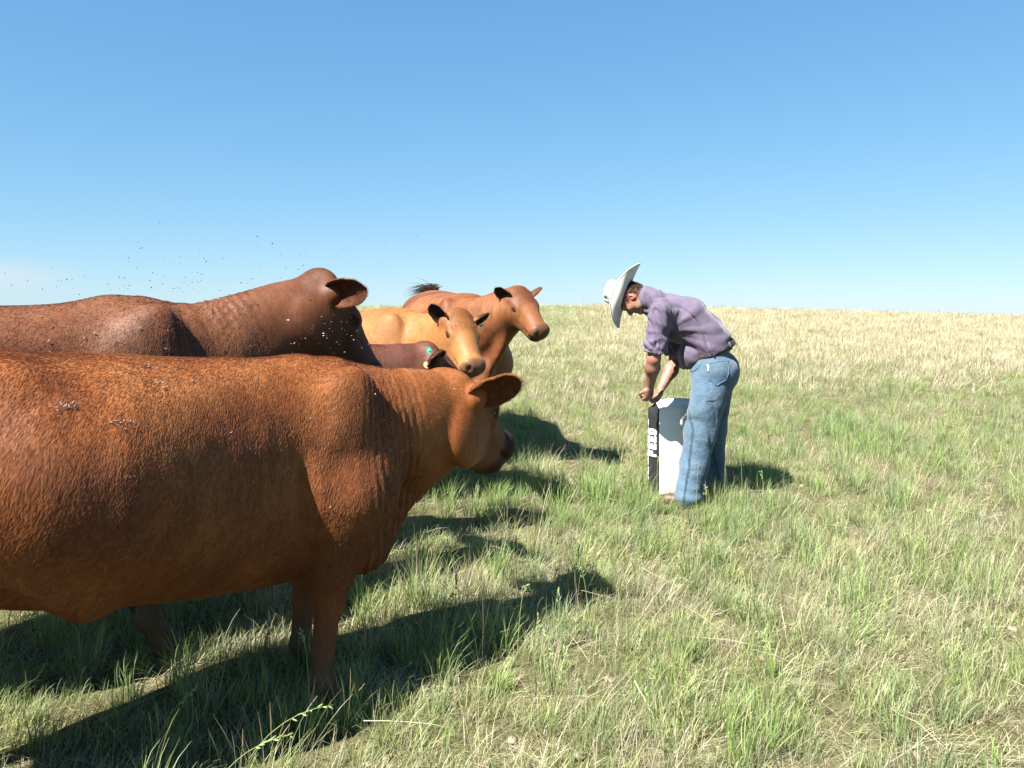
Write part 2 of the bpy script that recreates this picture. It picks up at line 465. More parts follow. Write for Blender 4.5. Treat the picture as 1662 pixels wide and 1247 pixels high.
def build_cow(name, label, origin, psi, s, poll, head_rel, mat, vox=.014, group=None, folds=0., hairs=0, hair_len=.02, hair_rad=.0008,
              ears=(None, None), black_ears=0., muzzle_black=1., neck_sag=.0, seed=0, belly=1.0, ear_L=.235, face_pale_or_shade=.0, crest_dark=.0, calf_udder=True, eye_in=0., tail_up=False, back_dip=.0, leg_shift=0., neck_end=(.162, .158), muzz=.455, nose_mix=.4, hs=1.14, tip=0., ear_W=.062, mop=0.):
    yaw, pitch, roll = (R(a) for a in head_rel)
    H = pose(yaw, pitch, roll); P0 = np.asarray(poll, float)
    hp = lambda x, y, z: P0 + H @ np.array((x * (.90 if x > 0 else 1), y, z), float) * hs
    f = Field((-1.85, -.62, -.03), (1.35, .62, 1.72), vox)
    # trunk: x, top, bottom, half width
    f.loft_x([(.325, .98, .80, .05), (.295, 1.06, .70, .12), (.22, 1.14, .57, .185), (.12, 1.22, .51, .23), (0, 1.285, .475, .25), (-.1, 1.30, .458, .262), (-.25, 1.28 - back_dip * .5, .455, .280),
              (-.5, 1.28 - back_dip, .465, .350 * belly), (-.8, 1.285 - back_dip, .50, .455 * belly), (-1.02, 1.29, .54, .445 * belly), (-1.2, 1.305, .575, .36), (-1.38, 1.305, .74, .31),
              (-1.52, 1.28, .84, .25), (-1.6, 1.22, .90, .17), (-1.65, 1.14, .98, .06)])
    for sd_ in (-1, 1):
        Rm = lambda a: np.array([[math.cos(a), 0, math.sin(a)], [0, 1, 0], [-math.sin(a), 0, math.cos(a)]])
        f.ell((-.02, sd_ * .18, 1.0), (.13, .075, .26), Rm(.28), k=.09)           # shoulder blade
        f.ell((-.125, sd_ * .225, .80), (.09, .07, .15), Rm(-.5), k=.06)            # triceps
        f.ell((.12, sd_ * .15, .80), (.12, .10, .16), Rm(.5), k=.12)               # point of shoulder
        lx = leg_shift * sd_
        f.cone((.02 + lx * .3, sd_ * .205, .76), (.01 + lx, sd_ * .185, .45), .165, .070, k=.06, flat=(0, 1, 0), ff=.8)
        f.ell((.055 + lx * .5, sd_ * .22, .64), (.07, .055, .11), Rm(.2), k=.03)       # forearm muscle
        f.ell((-.055 + lx * .5, sd_ * .205, .62), (.045, .05, .12), Rm(-.15), k=.03)
        f.ell((.015 + lx, sd_ * .18, .405), (.060, .056, .068), k=.02)                     # knee
        f.cone((.01 + lx, sd_ * .18, .37), (.0 + lx, sd_ * .175, .15), .046, .040, k=.02)
        f.ell((.0 + lx, sd_ * .175, .125), (.046, .046, .045), k=.02)
        f.cone((.0 + lx, sd_ * .175, .115), (.045 + lx, sd_ * .175, .055), .038, .042, k=.02)
        f.cone((.045 + lx, sd_ * .175, .055), (.06 + lx, sd_ * .175, .02), .046, .056, k=.01)
        # hind
        f.ell((-1.34, sd_ * .20, .92), (.23, .125, .31), Rm(.25), k=.06)
        f.ell((-1.14, sd_ * .25, .80), (.11, .07, .15), Rm(.5), k=.05)
        f.cone((-1.17, sd_ * .24, .72), (-1.46, sd_ * .19, .50), .115, .058, k=.05, flat=(0, 1, 0), ff=.8)
        f.ell((-1.48, sd_ * .19, .47), (.05, .045, .065), k=.02)
        f.cone((-1.48, sd_ * .19, .45), (-1.44, sd_ * .19, .15), .042, .036, k=.02)
        f.ell((-1.44, sd_ * .19, .125), (.046, .046, .045), k=.02)
        f.cone((-1.44, sd_ * .19, .115), (-1.39, sd_ * .19, .05), .038, .042, k=.02)
        f.cone((-1.39, sd_ * .19, .055), (-1.375, sd_ * .19, .02), .046, .056, k=.01)
        f.ell((-1.08, sd_ * .215, 1.19), (.075, .06, .05), k=.09)                   # hook bone
        f.ell((-1.56, sd_ * .11, 1.14), (.06, .05, .06), k=.06)
        f.cone((-1.16, sd_ * .31, .84), (-1.0, sd_ * .305, .68), .07, .05, k=.05, flat=(0, 1, 0), ff=.6)   # flank fold
        f.cone((-1.0, sd_ * .305, .68), (-.86, sd_ * .26, .575), .05, .042, k=.09, flat=(0, 1, 0), ff=.6)
        f.ell((-1.04, sd_ * .30, .60), (.10, .05, .045), Rm(.75), k=.04, sub=True)
        f.ell((-.225, sd_ * .30, .72), (.045, .045, .2), k=.05, sub=True)              # hollow behind the elbow
    f.ell((.215, 0, .56), (.12, .075, .12), k=.06)                                    # brisket
    f.ell((.16, 0, .50), (.15, .06, .07), k=.05)
    if calf_udder: f.ell((-1.27, 0, .61), (.20, .20, .17), k=.05)
    tl = [(-1.62, 0, 1.24), (-1.69, 0, 1.12), (-1.69, 0, .9), (-1.665, .02, .65), (-1.66, .03, .5)]
    if tail_up: tl = [(-1.56, 0, 1.24), (-1.64, 0, 1.25), (-1.66, .0, 1.29), (-1.58, .03, 1.32), (-1.50, .04, 1.32)]
    f.chain(tl, [.042, .033, .027, .022, .02], k=.03)
    # neck
    B0 = np.array((.0, 0, 1.0)); E = P0 + np.array((-.03 * math.cos(yaw), -.03 * math.sin(yaw), -neck_end[0] * hs))
    dist = np.linalg.norm(E - B0)
    C1 = B0 + np.array((.38, 0, -.05)) * dist; C2 = E - (.55 * unit(E - B0) + .45 * np.array((math.cos(yaw), math.sin(yaw), -.1))) * dist * .32
    NC = []; N = 15
    for i in range(N):
        t = i / (N - 1)
        c = (1 - t) ** 3 * B0 + 3 * (1 - t) ** 2 * t * C1 + 3 * (1 - t) * t * t * C2 + t ** 3 * E
        NC.append(c)
    NC = np.array(NC)
    for i, c in enumerate(NC):
        t = i / (N - 1); tg = unit(NC[min(i + 1, N - 1)] - NC[max(i - 1, 0)])
        side = unit(np.cross((0, 0, 1), tg)); up = np.cross(tg, side)
        hh = .275 * (1 - t) ** 1.2 + neck_end[1] * hs * (1 - (1 - t) ** 1.2); ww = .20 * (1 - t) ** 1.3 + .11 * (1 - (1 - t) ** 1.3)
        f.ell(c - up * neck_sag * math.sin(math.pi * t), (.10, ww, hh), np.stack([tg, side, up], 1), k=.05)
    thr = hp(.10, 0, -.22)
    dl = [thr, thr * .6 + np.array((.20, 0, .68)) * .4 + (0, 0, -.03), thr * .25 + np.array((.20, 0, .62)) * .75 + (0, 0, -.03), np.array((.22, 0, .57))]
    f.chain(dl, [.06, .07, .08, .08], k=.07, flat=(0, 1, 0), ff=.45)
    # head
    def he(c, r, k=.03, sub=False): f.ell(hp(*c), np.array(r) * hs, H, k=k, sub=sub)
    def hc(a, b, ra, rb, k=.03, ff=None):
        f.cone(hp(*a), hp(*b), ra * hs, rb * hs, k=k, flat=(H[:, 1] if ff else None), ff=ff or 1)
    he((.085, 0, -.095), (.13, .115, .10)); he((.0, 0, -.035), (.045, .085, .038), k=.05)
    he((.15, 0, -.070), (.14, .112, .050), k=.03)
    hc((.15, 0, -.100), (.44, 0, -.108), .104, .078, k=.04)
    hc((.17, 0, -.14), (.43, 0, -.145), .104, .076, k=.04, ff=.95)
    for sd_ in (-1, 1):
        he((.175, sd_ * .098, -.058), (.055, .032, .03), k=.02)
        he((.205, sd_ * .093, -.095), (.05, .03, .03), k=.02)
        he((.105, sd_ * .070, -.190), (.11, .046, .115), k=.04)
        hc((.13, sd_ * .055, -.235), (.38, sd_ * .028, -.175), .042, .03, k=.04)
        he((.475, sd_ * .042, -.085), (.045, .040, .040), k=.02)
        he((.43, sd_ * .05, -.135), (.06, .03, .035), k=.025)
        he((.045, sd_ * .10, -.075), (.045, .045, .045), k=.03)
        hc((.23, sd_ * .085, -.12), (.35, sd_ * .062, -.13), .018, .012, k=.03)
    he((.47, 0, -.110), (.066, .094, .066), k=.03)
    he((.435, 0, -.190), (.066, .066, .034), k=.02)
    for sd_ in (-1, 1):
        he((.535, sd_ * .056, -.085), (.032, .017, .022), k=.008, sub=True)
        he((.45, sd_ * .085, -.152), (.075, .025, .0075), k=.012, sub=True)
        he((.19, sd_ * .128, -.079), (.024, .014, .011), k=.008, sub=True)
    V, Q = f.mesh(2)
    nb = len(V)
    Nn = vnormals(V, Q)
    # regions
    hl = (V - P0) @ H / hs; hl[:, 0] /= .90
    hx, hy, hz = hl.T
    in_head = sstep(.46, .34, np.linalg.norm((hl - (.22, 0, -.11)) * (1, 1.2, 1.2), axis=1))
    nose = sstep(muzz, muzz + .035, hx + .10 * (hz + .1) + .012 * vnoise(V, 30, 5)) * in_head * (np.abs(hz + .1) < .16)
    T = ((V[:, None, :] - NC[None]) ** 2).sum(2); ti = T.argmin(1) / (N - 1); nd = np.sqrt(T.min(1))
    sfine = np.zeros(nb)
    # continuous coordinate along the neck
    seg = np.linalg.norm(np.diff(NC, axis=0), axis=1); cum = np.r_[0, np.cumsum(seg)]
    best = np.full(nb, 9.0)
    for q_ in range(N - 1):
        a_ = NC[q_]; d_ = NC[q_ + 1] - a_; tt = np.clip(((V - a_) @ d_) / d_.dot(d_), 0, 1); ds = np.linalg.norm(V - a_ - tt[:, None] * d_, axis=1)
        up_ = ds < best; best[up_] = ds[up_]; sfine[up_] = (cum[q_] + tt * seg[q_])[up_]
    neckm = sstep(.0, .12, ti) * sstep(1.0, .82, ti) * sstep(-.02, .1, V[:, 0]) * (1 - in_head)
    lump = vnoise(V, 6, seed, 3) * .007 + vnoise(V * (1, 1, .5), 22, seed + 1, 2) * .0008
    lump = lump * (1 - .7 * in_head) * sstep(.3, .6, V[:, 2])
    disp = lump
    if folds:
        ph = sfine * 2 * math.pi / .034 + 4.2 * vnoise(V, 2.2, seed + 3, 3)
        disp = disp - folds * neckm * 1.3 * (.5 + .5 * np.cos(ph)) ** 2 * np.clip(.42 + .95 * vnoise(V, 3.5, seed + 9, 2), 0, 1.3) * sstep(1.55, 1.3, V[:, 2] + 0)
    # ribs: faint
    rib = np.sin(V[:, 0] * 2 * math.pi / .12 + 1.2 * V[:, 2]) * sstep(-.25, -.4, V[:, 0]) * sstep(-1.0, -.85, V[:, 0]) * sstep(.55, .75, V[:, 2]) * sstep(1.15, 1.0, V[:, 2])
    disp = disp + .0012 * rib
    V = V + Nn * disp[:, None]
    black = .92 * nose * muzzle_black * sstep(-.02, .02, .012 * vnoise(V, 18, 2) + .018)
    lips = sstep(.37, .42, hx) * in_head * sstep(-.125, -.15, hz) * muzzle_black
    black = np.maximum(black, .75 * lips)
    for sd_ in (-1, 1):
        d = np.linalg.norm((hl - (.19, sd_ * .124, -.078)) * (1, .7, 1.5), axis=1); black = np.maximum(black, .85 * sstep(.038, .026, d))
        d = np.linalg.norm((hl - (.538, sd_ * .056, -.085)) * (1, 1, 1), axis=1); black = np.maximum(black, .97 * sstep(.030, .018, d))
    mud = sstep(.42, .12, V[:, 2] + .05 * vnoise(V, 12, 8)) * .75
    mud = np.maximum(mud, sstep(.055, .04, V[:, 2]))
    tint = .55 * vnoise(V, 2.4, seed + 4, 4) + .22 * vnoise(V * (1, 1, .4), 14, seed + 44, 2) + .12 * sstep(.95, 1.2, V[:, 2]) + face_pale_or_shade * in_head * sstep(.05, .30, hx)  # positive pales the face, negative paints shade into its colour
    tint = tint - mop * in_head * sstep(.26, .12, hx) * sstep(-.10, -.055, hz)
    tint = tint - crest_dark * neckm * sstep(.1, -.15, -(V[:, 2] - np.interp(ti * (N - 1), range(N), NC[:, 2])) + .0)
    tint = tint - .3 * sstep(.75, .5, V[:, 2])  # belly and legs darker: underside shade put into the hide colour
    tops = [V]; quads = [Q]; A = dict(black=[black], nose=[nose * nose_mix], mud=[mud], tint=[tint])
    off = nb; ear_info = []
    for sd_, ee in ((-1, ears[0]), (1, ears[1])):
        e, fr, dr = ee or ((-.28, .93 * sd_, -.05), (.75, .1 * sd_, -.35), .25)
        base = hp(.045, sd_ * .085, -.075); e_ = H @ np.array(e, float); fr_ = H @ np.array(fr, float)
        ve, fe, inn, nr = ear_mesh(base, e_, fr_, L=ear_L, W=ear_W, droop=dr)
        ve = ve + vnoise(ve, 30, seed + 6)[:, None] * .003
        tops.append(ve); quads.append(fe + off); off += len(ve)
        uu = np.repeat(np.linspace(0, 1, len(ve) // nr), nr)
        A['black'].append(np.clip(inn * (.10 + .83 * black_ears) + black_ears * .9 * sstep(.15, .5, uu), 0, .95))
        A['nose'].append(0 * inn); A['mud'].append(0 * inn); A['tint'].append(.15 - .5 * inn * (1 - black_ears))
        ear_info.append((base, e_, fr_))
    Vt = np.concatenate(tops); Qt = np.concatenate(quads)
    A = {k: np.concatenate(v) for k, v in A.items()}
    root = empty(name, origin, psi, s); root.rotation_euler = (0, tip, psi); tag(root, label, 'cow', group)
    new_mesh('body', Vt, Qt, mat, root, attrs=A)
    for sd_ in (-1, 1):
        v, q = sphere(hp(.19, sd_ * (.109 - eye_in), -.079), np.array((.028, .022, .021)) * hs, 16, 12, H); new_mesh('eye', v, q, EYE_M, root)
    # coat
    if hairs:
        Nt = vnormals(Vt, Qt)
        a, b, c, d = (Vt[Qt[:, i]] for i in range(4))
        ar = .5 * np.linalg.norm(np.cross(c - a, d - b), axis=1)
        # only the side of the coat that can be seen from around the photograph's viewpoint needs its full share
        r_ = np.random.default_rng(seed + 50)
        cen = (a + c) / 2
        wt = ar * np.where(cen[:, 2] > .42, 1, .35) * np.where(cen[:, 1] < .05, 1, np.where(cen[:, 2] > 1.0, .9, .25))
        pick = r_.choice(len(Qt), hairs, p=wt / wt.sum())
        u, v = r_.random((2, hairs, 1))
        q = Qt[pick]
        P = (Vt[q[:, 0]] * (1 - u) + Vt[q[:, 1]] * u) * (1 - v) + (Vt[q[:, 3]] * (1 - u) + Vt[q[:, 2]] * u) * v
        nn = Nt[q[:, 0]]
        hl_ = (P - P0) @ H / hs
        hd = sstep(.46, .34, np.linalg.norm((hl_ - (.22, 0, -.11)) * (1, 1.2, 1.2), axis=1))[:, None]
        ise = (q[:, 0] >= nb)[:, None]
        flow = np.array((-.55, 0, -.83)) * (1 - hd) + H[:, 0] * hd
        flow = np.where(ise, np.where(P[:, 1:2] * 0 + hl_[:, 1:2] < 0, ear_info[0][1], ear_info[1][1]), flow)
        swirl = np.stack([vnoise(P, 6, seed + 20 + i, 2) for i in range(3)], 1)
        flow = flow + .12 * swirl + r_.normal(0, .09, (hairs, 3))
        flow = flow - (flow * nn).sum(1, keepdims=True) * nn
        flow /= np.linalg.norm(flow, axis=1, keepdims=True) + 1e-9
        D = flow * .97 + nn * (.11 + .11 * r_.random((hairs, 1)))
        D /= np.linalg.norm(D, axis=1, keepdims=True)
        Lh = hair_len * r_.uniform(.5, 1.25, hairs)
        Lh = Lh * np.where(ise[:, 0], 1.9, 1) * (1 - .45 * hd[:, 0] * (1 - ise[:, 0]))
        Lh *= 1 + 1.1 * sstep(.62, .50, P[:, 2]) * (P[:, 0] > -1.3) * (P[:, 0] < -.85)
        if mop:
            fm = (hl_[:, 0] > -.03) & (hl_[:, 0] < .17) & (hl_[:, 2] > -.07) & ~ise[:, 0]
            Lh[fm] *= 3.2; D[fm] += r_.normal(0, .28, (int(fm.sum()), 3))
        ridge = (np.abs(P[:, 1]) < .05) & (nn[:, 2] > .7) & (P[:, 0] > -.2) & (hd[:, 0] < .4)
        Lh[ridge] *= 1.25
        o = hair('coat', P, D, Lh, hair_rad, mat, root, bend=-nn * .04, npt=3)
        for k in ('black', 'nose', 'mud', 'tint'):
            val = A[k][q[:, 0]] + (r_.normal(.12, .12, hairs) if k == 'tint' else 0)
            o.data.attributes.new(k, 'FLOAT', 'POINT').data.foreach_set('value', np.repeat(val.astype(np.float32), 3))
    r_ = np.random.default_rng(seed + 90)
    n = 240 if tail_up else 420
    if tail_up:
        t0 = np.array((-1.50, .03, 1.32)); P = t0 + r_.normal(0, .018, (n, 3)) + r_.uniform(-.12, .05, (n, 1)) * np.array((1, .3, .0))
        D = np.stack([r_.normal(-.1, .45, n), r_.normal(-.9, .35, n), r_.normal(.05, .22, n)], 1)
        D /= np.linalg.norm(D, axis=1, keepdims=True)
        hair('tail_switch', P, D, r_.uniform(.06, .22, n), .0020, DARKHAIR, root, bend=np.tile((.1, -.1, -.35), (n, 1)), npt=5)
    else:
        P = np.array((-1.66, .03, .5)) + r_.normal(0, .016, (n, 3)); D = np.stack([r_.normal(0, .16, n), r_.normal(0, .16, n), -np.ones(n)], 1)
        D /= np.linalg.norm(D, axis=1, keepdims=True)
        hair('tail_switch', P, D, r_.uniform(.15, .32, n), .002, DARKHAIR, root, npt=4)
    return root, hp, H, ear_info

def ear_tag(root, p, n, size, mat, up=(0, 0, 1)):
    n = unit(n); a = unit(np.cross(up, n)); b = np.cross(n, a)
    V = []; F = []
    prof = []
    for i in range(14):
        an = 2 * math.pi * i / 14; prof.append((math.cos(an) * size * .82, math.sin(an) * size * (1.0 if math.sin(an) < 0 else 1.12)))
    for z in (0, .004):
        for x, y in prof: V.append(np.asarray(p) + a * x + b * y + n * z)
    F.append(tuple(range(13, -1, -1))); F.append(tuple(range(14, 28)))
    for i in range(14): F.append((i, (i + 1) % 14, 14 + (i + 1) % 14, 14 + i))
    v2, f2 = sphere(np.asarray(p) + n * .006, .007, 8, 5)
    F += [tuple(i + 28 for i in q) for q in f2]
    return new_mesh('ear_tag', np.concatenate([V, v2]), F, mat, root, smooth=False)

DARKHAIR = (lambda m: m.done(m.principled((.03, .016, .012), .5, None, .3)))(NT('dark_switch_hair'))

M_NEAR = hide_material('chestnut_hide', (0.1671, 0.0472, 0.0092), (0.2506, 0.0963, 0.0295), (0.0835, 0.0197, 0.0059))
M_TALL = hide_material('brown_hide', (0.0907, 0.0277, 0.0088), (0.1386, 0.0554, 0.0235), (0.0353, 0.0101, 0.0050))
M_TAN = hide_material('tan_hide', (0.1848, 0.0672, 0.0143), (0.2604, 0.1243, 0.0420), (0.1092, 0.0353, 0.0084))
M_RED = hide_material('red_brown_hide', (0.1260, 0.0370, 0.0101), (0.2016, 0.0865, 0.0319), (0.0588, 0.0151, 0.0059))
M_DARK = hide_material('dark_red_hide', (0.0487, 0.0130, 0.0067), (0.0924, 0.0328, 0.0185), (0.0252, 0.0067, 0.0042))

def at_ground(x, y, dz=0): return (x, y, tz(x, y) + dz)

GRP = 'red and tan cows standing at the left'
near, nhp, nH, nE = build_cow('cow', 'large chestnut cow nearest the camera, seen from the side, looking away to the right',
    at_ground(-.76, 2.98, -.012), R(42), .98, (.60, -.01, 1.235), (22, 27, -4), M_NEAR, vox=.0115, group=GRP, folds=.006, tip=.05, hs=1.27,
    hairs=300000, hair_len=.013, hair_rad=.00045, ears=(((-.08, -.93, .36), (-.30, -.35, -.80), .12), None), seed=1, belly=1.0, eye_in=.012, crest_dark=.5, face_pale_or_shade=-.9, nose_mix=.05, muzz=.38, neck_end=(.172, .163), leg_shift=.05, ear_W=.064)
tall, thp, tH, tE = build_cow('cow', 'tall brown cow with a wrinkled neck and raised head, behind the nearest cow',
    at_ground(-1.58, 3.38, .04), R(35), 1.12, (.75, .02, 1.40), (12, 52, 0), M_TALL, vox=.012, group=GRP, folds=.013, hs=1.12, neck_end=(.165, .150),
    hairs=150000, hair_len=.010, hair_rad=.00045, ears=(((-.05, -.95, .08), (-.25, -.35, -.8), .10), None), ear_W=.054, seed=2, back_dip=.03, eye_in=.012, face_pale_or_shade=-.9, crest_dark=.3)  # dark face: its shaded side is painted into the hide tint
dark, dhp, dH, dE = build_cow('cow', 'dark red cow with a green and an orange ear tag, half hidden between the others',
    at_ground(-1.26, 4.5, .04), R(13), .95, (.84, .03, 1.240), (22, 38, 0), M_DARK, hs=1.1, vox=.015, group=GRP, folds=.006,
    hairs=60000, hair_len=.018, hair_rad=.0008, ears=(((-.55, -.80, -.18), (.55, -.5, -.1), .3), None), seed=3)
tan, ahp, aH, aE = build_cow('cow', 'light tan cow with dark ears, facing the camera from the middle of the herd',
    at_ground(-.80, 5.75, .0), R(-24), 1.08, (.55, -.20, 1.27), (-37, 46, -6), M_TAN, hs=.87, mop=.7, muzzle_black=.55, vox=.0135, group=GRP,
    hairs=70000, hair_len=.009, hair_rad=.0006, black_ears=1.0, seed=4, face_pale_or_shade=.4, ear_L=.155, ear_W=.042,
    ears=(((-.45, -.75, .40), (.9, -.45, -.1), .05), ((-.25, .9, .45), (.9, .1, -.2), .1)))
far, fhp, fH, fE = build_cow('cow', 'red brown cow farthest back, its dark tail flicked up over its rump',
    at_ground(-.39, 7.0, -.02), R(-74), 1.17, (.49, .245, 1.335), (24, 42, 8), M_RED, hs=.80, muzzle_black=.5, mop=.5, vox=.0145, group=GRP, tip=.04,
    hairs=60000, hair_len=.009, hair_rad=.0006, black_ears=.45, seed=5, tail_up=True, face_pale_or_shade=.4, ear_L=.145, ear_W=.040,
    ears=(((-.45, -.75, .40), (.9, -.45, -.1), .05), ((-.3, .85, .25), (.8, .3, -.5), .1)))
# tags
b, e, fr = dE[0]
ear_tag(dark, b + e * .12 - unit(fr) * .03 + np.array((0, 0, .02)), (.35, -.9, .3), .017, TAG_G)
ear_tag(dark, b + e * .10 + np.array((-.045, -.03, -.045)), (.3, -.9, .4), .02, TAG_O)
b, e, fr = aE[1]
ear_tag(tan, b + e * .09 + unit(fr) * .015 + np.array((0, 0, -.04)), fr, .016, TAG_G)

# ------------------------------------------------------------------ person
def P_(px, py, dy=0.0):
    """a point of the figure, D metres ahead of the camera, read off a measured side view"""
    D = 5.72 + dy
    return np.array(((px - 831) / FPX * D, D, CAM_H - (py - 515) / FPX * D))

def cloth_material(name, color, light, weave=900, fold=.3, rough=.85):
    m = NT(name); co = m.n('ShaderNodeTexCoord').outputs['Object']
    n1 = m.noise(co, 7, 5, .6); n2 = m.noise(co, 60, 3, .6)
    wv = m.noise(m.mapping(co, (weave, weave, 160)), 1, 2, .5)
    c = m.mix(m.ramp(n1, [(.35, (0, 0, 0)), (.7, (1, 1, 1))]), color, light)
    c = m.mix(m.math('MULTIPLY', n2, .22), c, tuple(x * .6 for x in color))
    at = m.n('ShaderNodeAttribute', attribute_name='fade').outputs['Fac']
    c = m.mix(m.math('MAXIMUM', at, 0.0, True), c, tuple(min(1, x * 1.75 + .02) for x in color))
    c = m.mix(m.math('MULTIPLY', at, -1.0, True), c, tuple(x * .38 for x in color))
    b = m.bump(m.math('ADD', m.math('MULTIPLY', n1, 3.0), m.math('MULTIPLY', wv, .25)), fold, .02)
    return m.done(m.principled(c, rough, b, .2, sheen=.15))

def build_person():
    base = np.array((1.30, 5.72, tz(1.30, 5.72)))
    root = empty('person', base); tag(root, 'man in a white cowboy hat, purple shirt and blue jeans bending over a feed bag', 'person')
    fw = np.array((-.94, .34, 0)); lf = np.array((-.34, -.94, 0))     # facing, left hand side
    skin = NT('skin'); co = skin.n('ShaderNodeTexCoord').outputs['Object']
    n1 = skin.noise(co, 25, 4, .6); red = skin.n('ShaderNodeAttribute', attribute_name='red').outputs['Fac']
    c = skin.ramp(n1, [(.3, (.165, .080, .054)), (.7, (.245, .130, .092))]); c = skin.mix(red, c, (0.2520, 0.0700, 0.0490))
    pskin = skin.principled(c, .5, skin.bump(skin.noise(co, 220, 3), .15, .002), .4)
    pskin.inputs['Subsurface Weight'].default_value = .12; pskin.inputs['Subsurface Radius'].default_value = (.012, .005, .003); pskin.inputs['Subsurface Scale'].default_value = .6
    skin = skin.done(pskin)
    def put(name, V, Q, mat, **kw): return new_mesh(name, np.asarray(V) - base, Q, mat, root, **kw)
    # key points
    hipc = P_(1158, 598, .05); chest = P_(1102, 518, .08); neckb = P_(1053, 486, .06); headc = P_(1026, 484, .09)
    shL = P_(1074, 505, -.12); shR = P_(1094, 506, .30) ; elL = P_(1061, 583, -.10); elR = P_(1096, 588, .26)
    wrL = P_(1055, 628, .03); wrR = P_(1072, 632, .14)
    # ---- jeans
    hL = P_(1160, 606, -.04); hR = P_(1164, 603, .20); kL = P_(1136, 704, -.04); kR = P_(1157, 695, .26)
    aL = P_(1117, 806, -.05); aR = P_(1157, 784, .30)
    f = Field(P_(1080, 830, -.3) - .12, P_(1215, 535, .5) + .12, .0075)
    f.cone(P_(1156, 606, .0), P_(1160, 604, .16), .148, .148, k=.05)                     # pelvis
    f.ell(P_(1170, 604, .0), (.125, .12, .135), k=.05); f.ell(P_(1175, 602, .17), (.11, .12, .13), k=.05)   # seat
    wax = unit(P_(1190, 557) - P_(1112, 592)); wup = np.array((-wax[2], 0, wax[0])); WM = np.stack([wax, np.array((0, 1, 0)), wup], 1)
    wc = P_(1153, 575, .08)
    f.ell(wc + wup * .004, (.175, .218, .042), WM, k=.05)
    f.cone(hL, kL, .142, .108, k=.05); f.cone(kL, P_(1127, 755, -.05), .108, .097, k=.04); f.cone(P_(1127, 755, -.05), aL, .097, .098, k=.04)
    f.cone(hR, kR, .135, .098, k=.05); f.cone(kR, aR, .098, .088, k=.04)
    f.ell(P_(1118, 808, -.05), (.095, .10, .05), k=.03); f.ell(P_(1157, 786, .30), (.085, .09, .045), k=.03)
    # open hems
    V, Q = f.mesh(2); N = vnormals(V, Q)
    leg = sstep(-.02, .06, -(V[:, 2] - .95)); z = V[:, 2]
    fold = np.sin(z * 34 + 7 * (V[:, 0] - 1.3) + 3.2 * vnoise(V, 3.5, 4, 2)) * vnoise(V, 5, 5, 2)
    low = sstep(.40, .12, z)
    fold2 = np.sin(z * 70 + 2.5 * vnoise(V, 6, 8)) * low
    cx = (V[:, 0] - 1.3); cr1 = np.abs(vnoise(V * (1.5, 1, .75) + (0, 0, .3) + cx[:, None] * (0, 0, 1.1), 4.0, 21, 2))
    V = V + N * (.006 * fold * leg - .008 * sstep(.14, .0, cr1) * leg * (vnoise(V, 3, 77) > -.1) + .009 * vnoise(V * (1, 1, .55), 6, 6, 3) + .002 * fold2)[:, None]
    fade = .8 * sstep(.0, .8, vnoise(V, 3, 9, 3)) + .25 * sstep(.75, .5, z) * sstep(.25, .45, z)
    # side seam
    ln = np.array([(P_(1122, 592, -.19)), P_(1112, 640, -.19), P_(1119, 700, -.15), P_(1112, 760, -.15), P_(1103, 815, -.15)])
    sx = np.interp(-z, -ln[:, 2], ln[:, 0]); seam = (np.abs(V[:, 0] - sx - .03) < .008) & (V[:, 1] < 5.66) & (z < .98)
    fade = np.where(seam, -.55, fade)
    jeans = cloth_material('faded_denim', (0.0350, 0.0672, 0.1050), (0.0805, 0.1204, 0.1575), 700, .5)
    je = put('jeans', V, Q, jeans, attrs=dict(fade=fade - .35 * sstep(.10, .0, cr1) * leg))
    Vj, Nj = V, N
    def on_jeans(px, py, lift=.004):
        """point on the cloth where the sight line through the measured position meets it"""
        d = P_(px, py) - (0, 0, CAM_H); d /= np.linalg.norm(d); rel = Vj - (0, 0, CAM_H); t = rel @ d
        off = np.linalg.norm(rel - t[:, None] * d, axis=1); ok = (off < .012)
        if not ok.any(): ok = off < off.min() + .01
        i = np.where(ok)[0][t[ok].argmin()]; return Vj[i] + Nj[i] * lift
    # pocket, stitched outline
    pk = [(1146, 588), (1184, 583), (1185, 606), (1181, 618), (1167, 626), (1152, 620), (1147, 606)]
    def strip(pts, rad, name, mat):
        q = []
        for a, b in zip(pts[:-1], pts[1:]):
            for t in np.linspace(0, 1, 5)[:-1]: q.append(on_jeans(a[0] + (b[0] - a[0]) * t, a[1] + (b[1] - a[1]) * t, .002))
        q.append(on_jeans(*pts[-1], .002)); v, fc = tube(q, [rad] * len(q), 5); return put(name, v, fc, mat)
    stitch = (lambda m: m.done(m.principled((.06, .11, .19), .9)))(NT('dark_denim_seam'))
    lab = (lambda m: m.done(m.principled((.75, .75, .72), .7)))(NT('white_cloth_label'))
    pocket = strip(pk + [pk[0]], .0028, 'back_pocket', stitch)
    strip([(1147, 590), (1148, 601)], .0055, 'pocket_label', lab)
    strip([(1112, 601), (1122, 603), (1131, 596), (1138, 585)], .003, 'front_pocket', stitch)
    # ---- belt and loops
    lea = (lambda m: m.done(m.principled((.035, .018, .013), .45, m.bump(m.noise(m.n('ShaderNodeTexCoord').outputs['Object'], 150), .3, .003), .4)))(NT('dark_leather'))
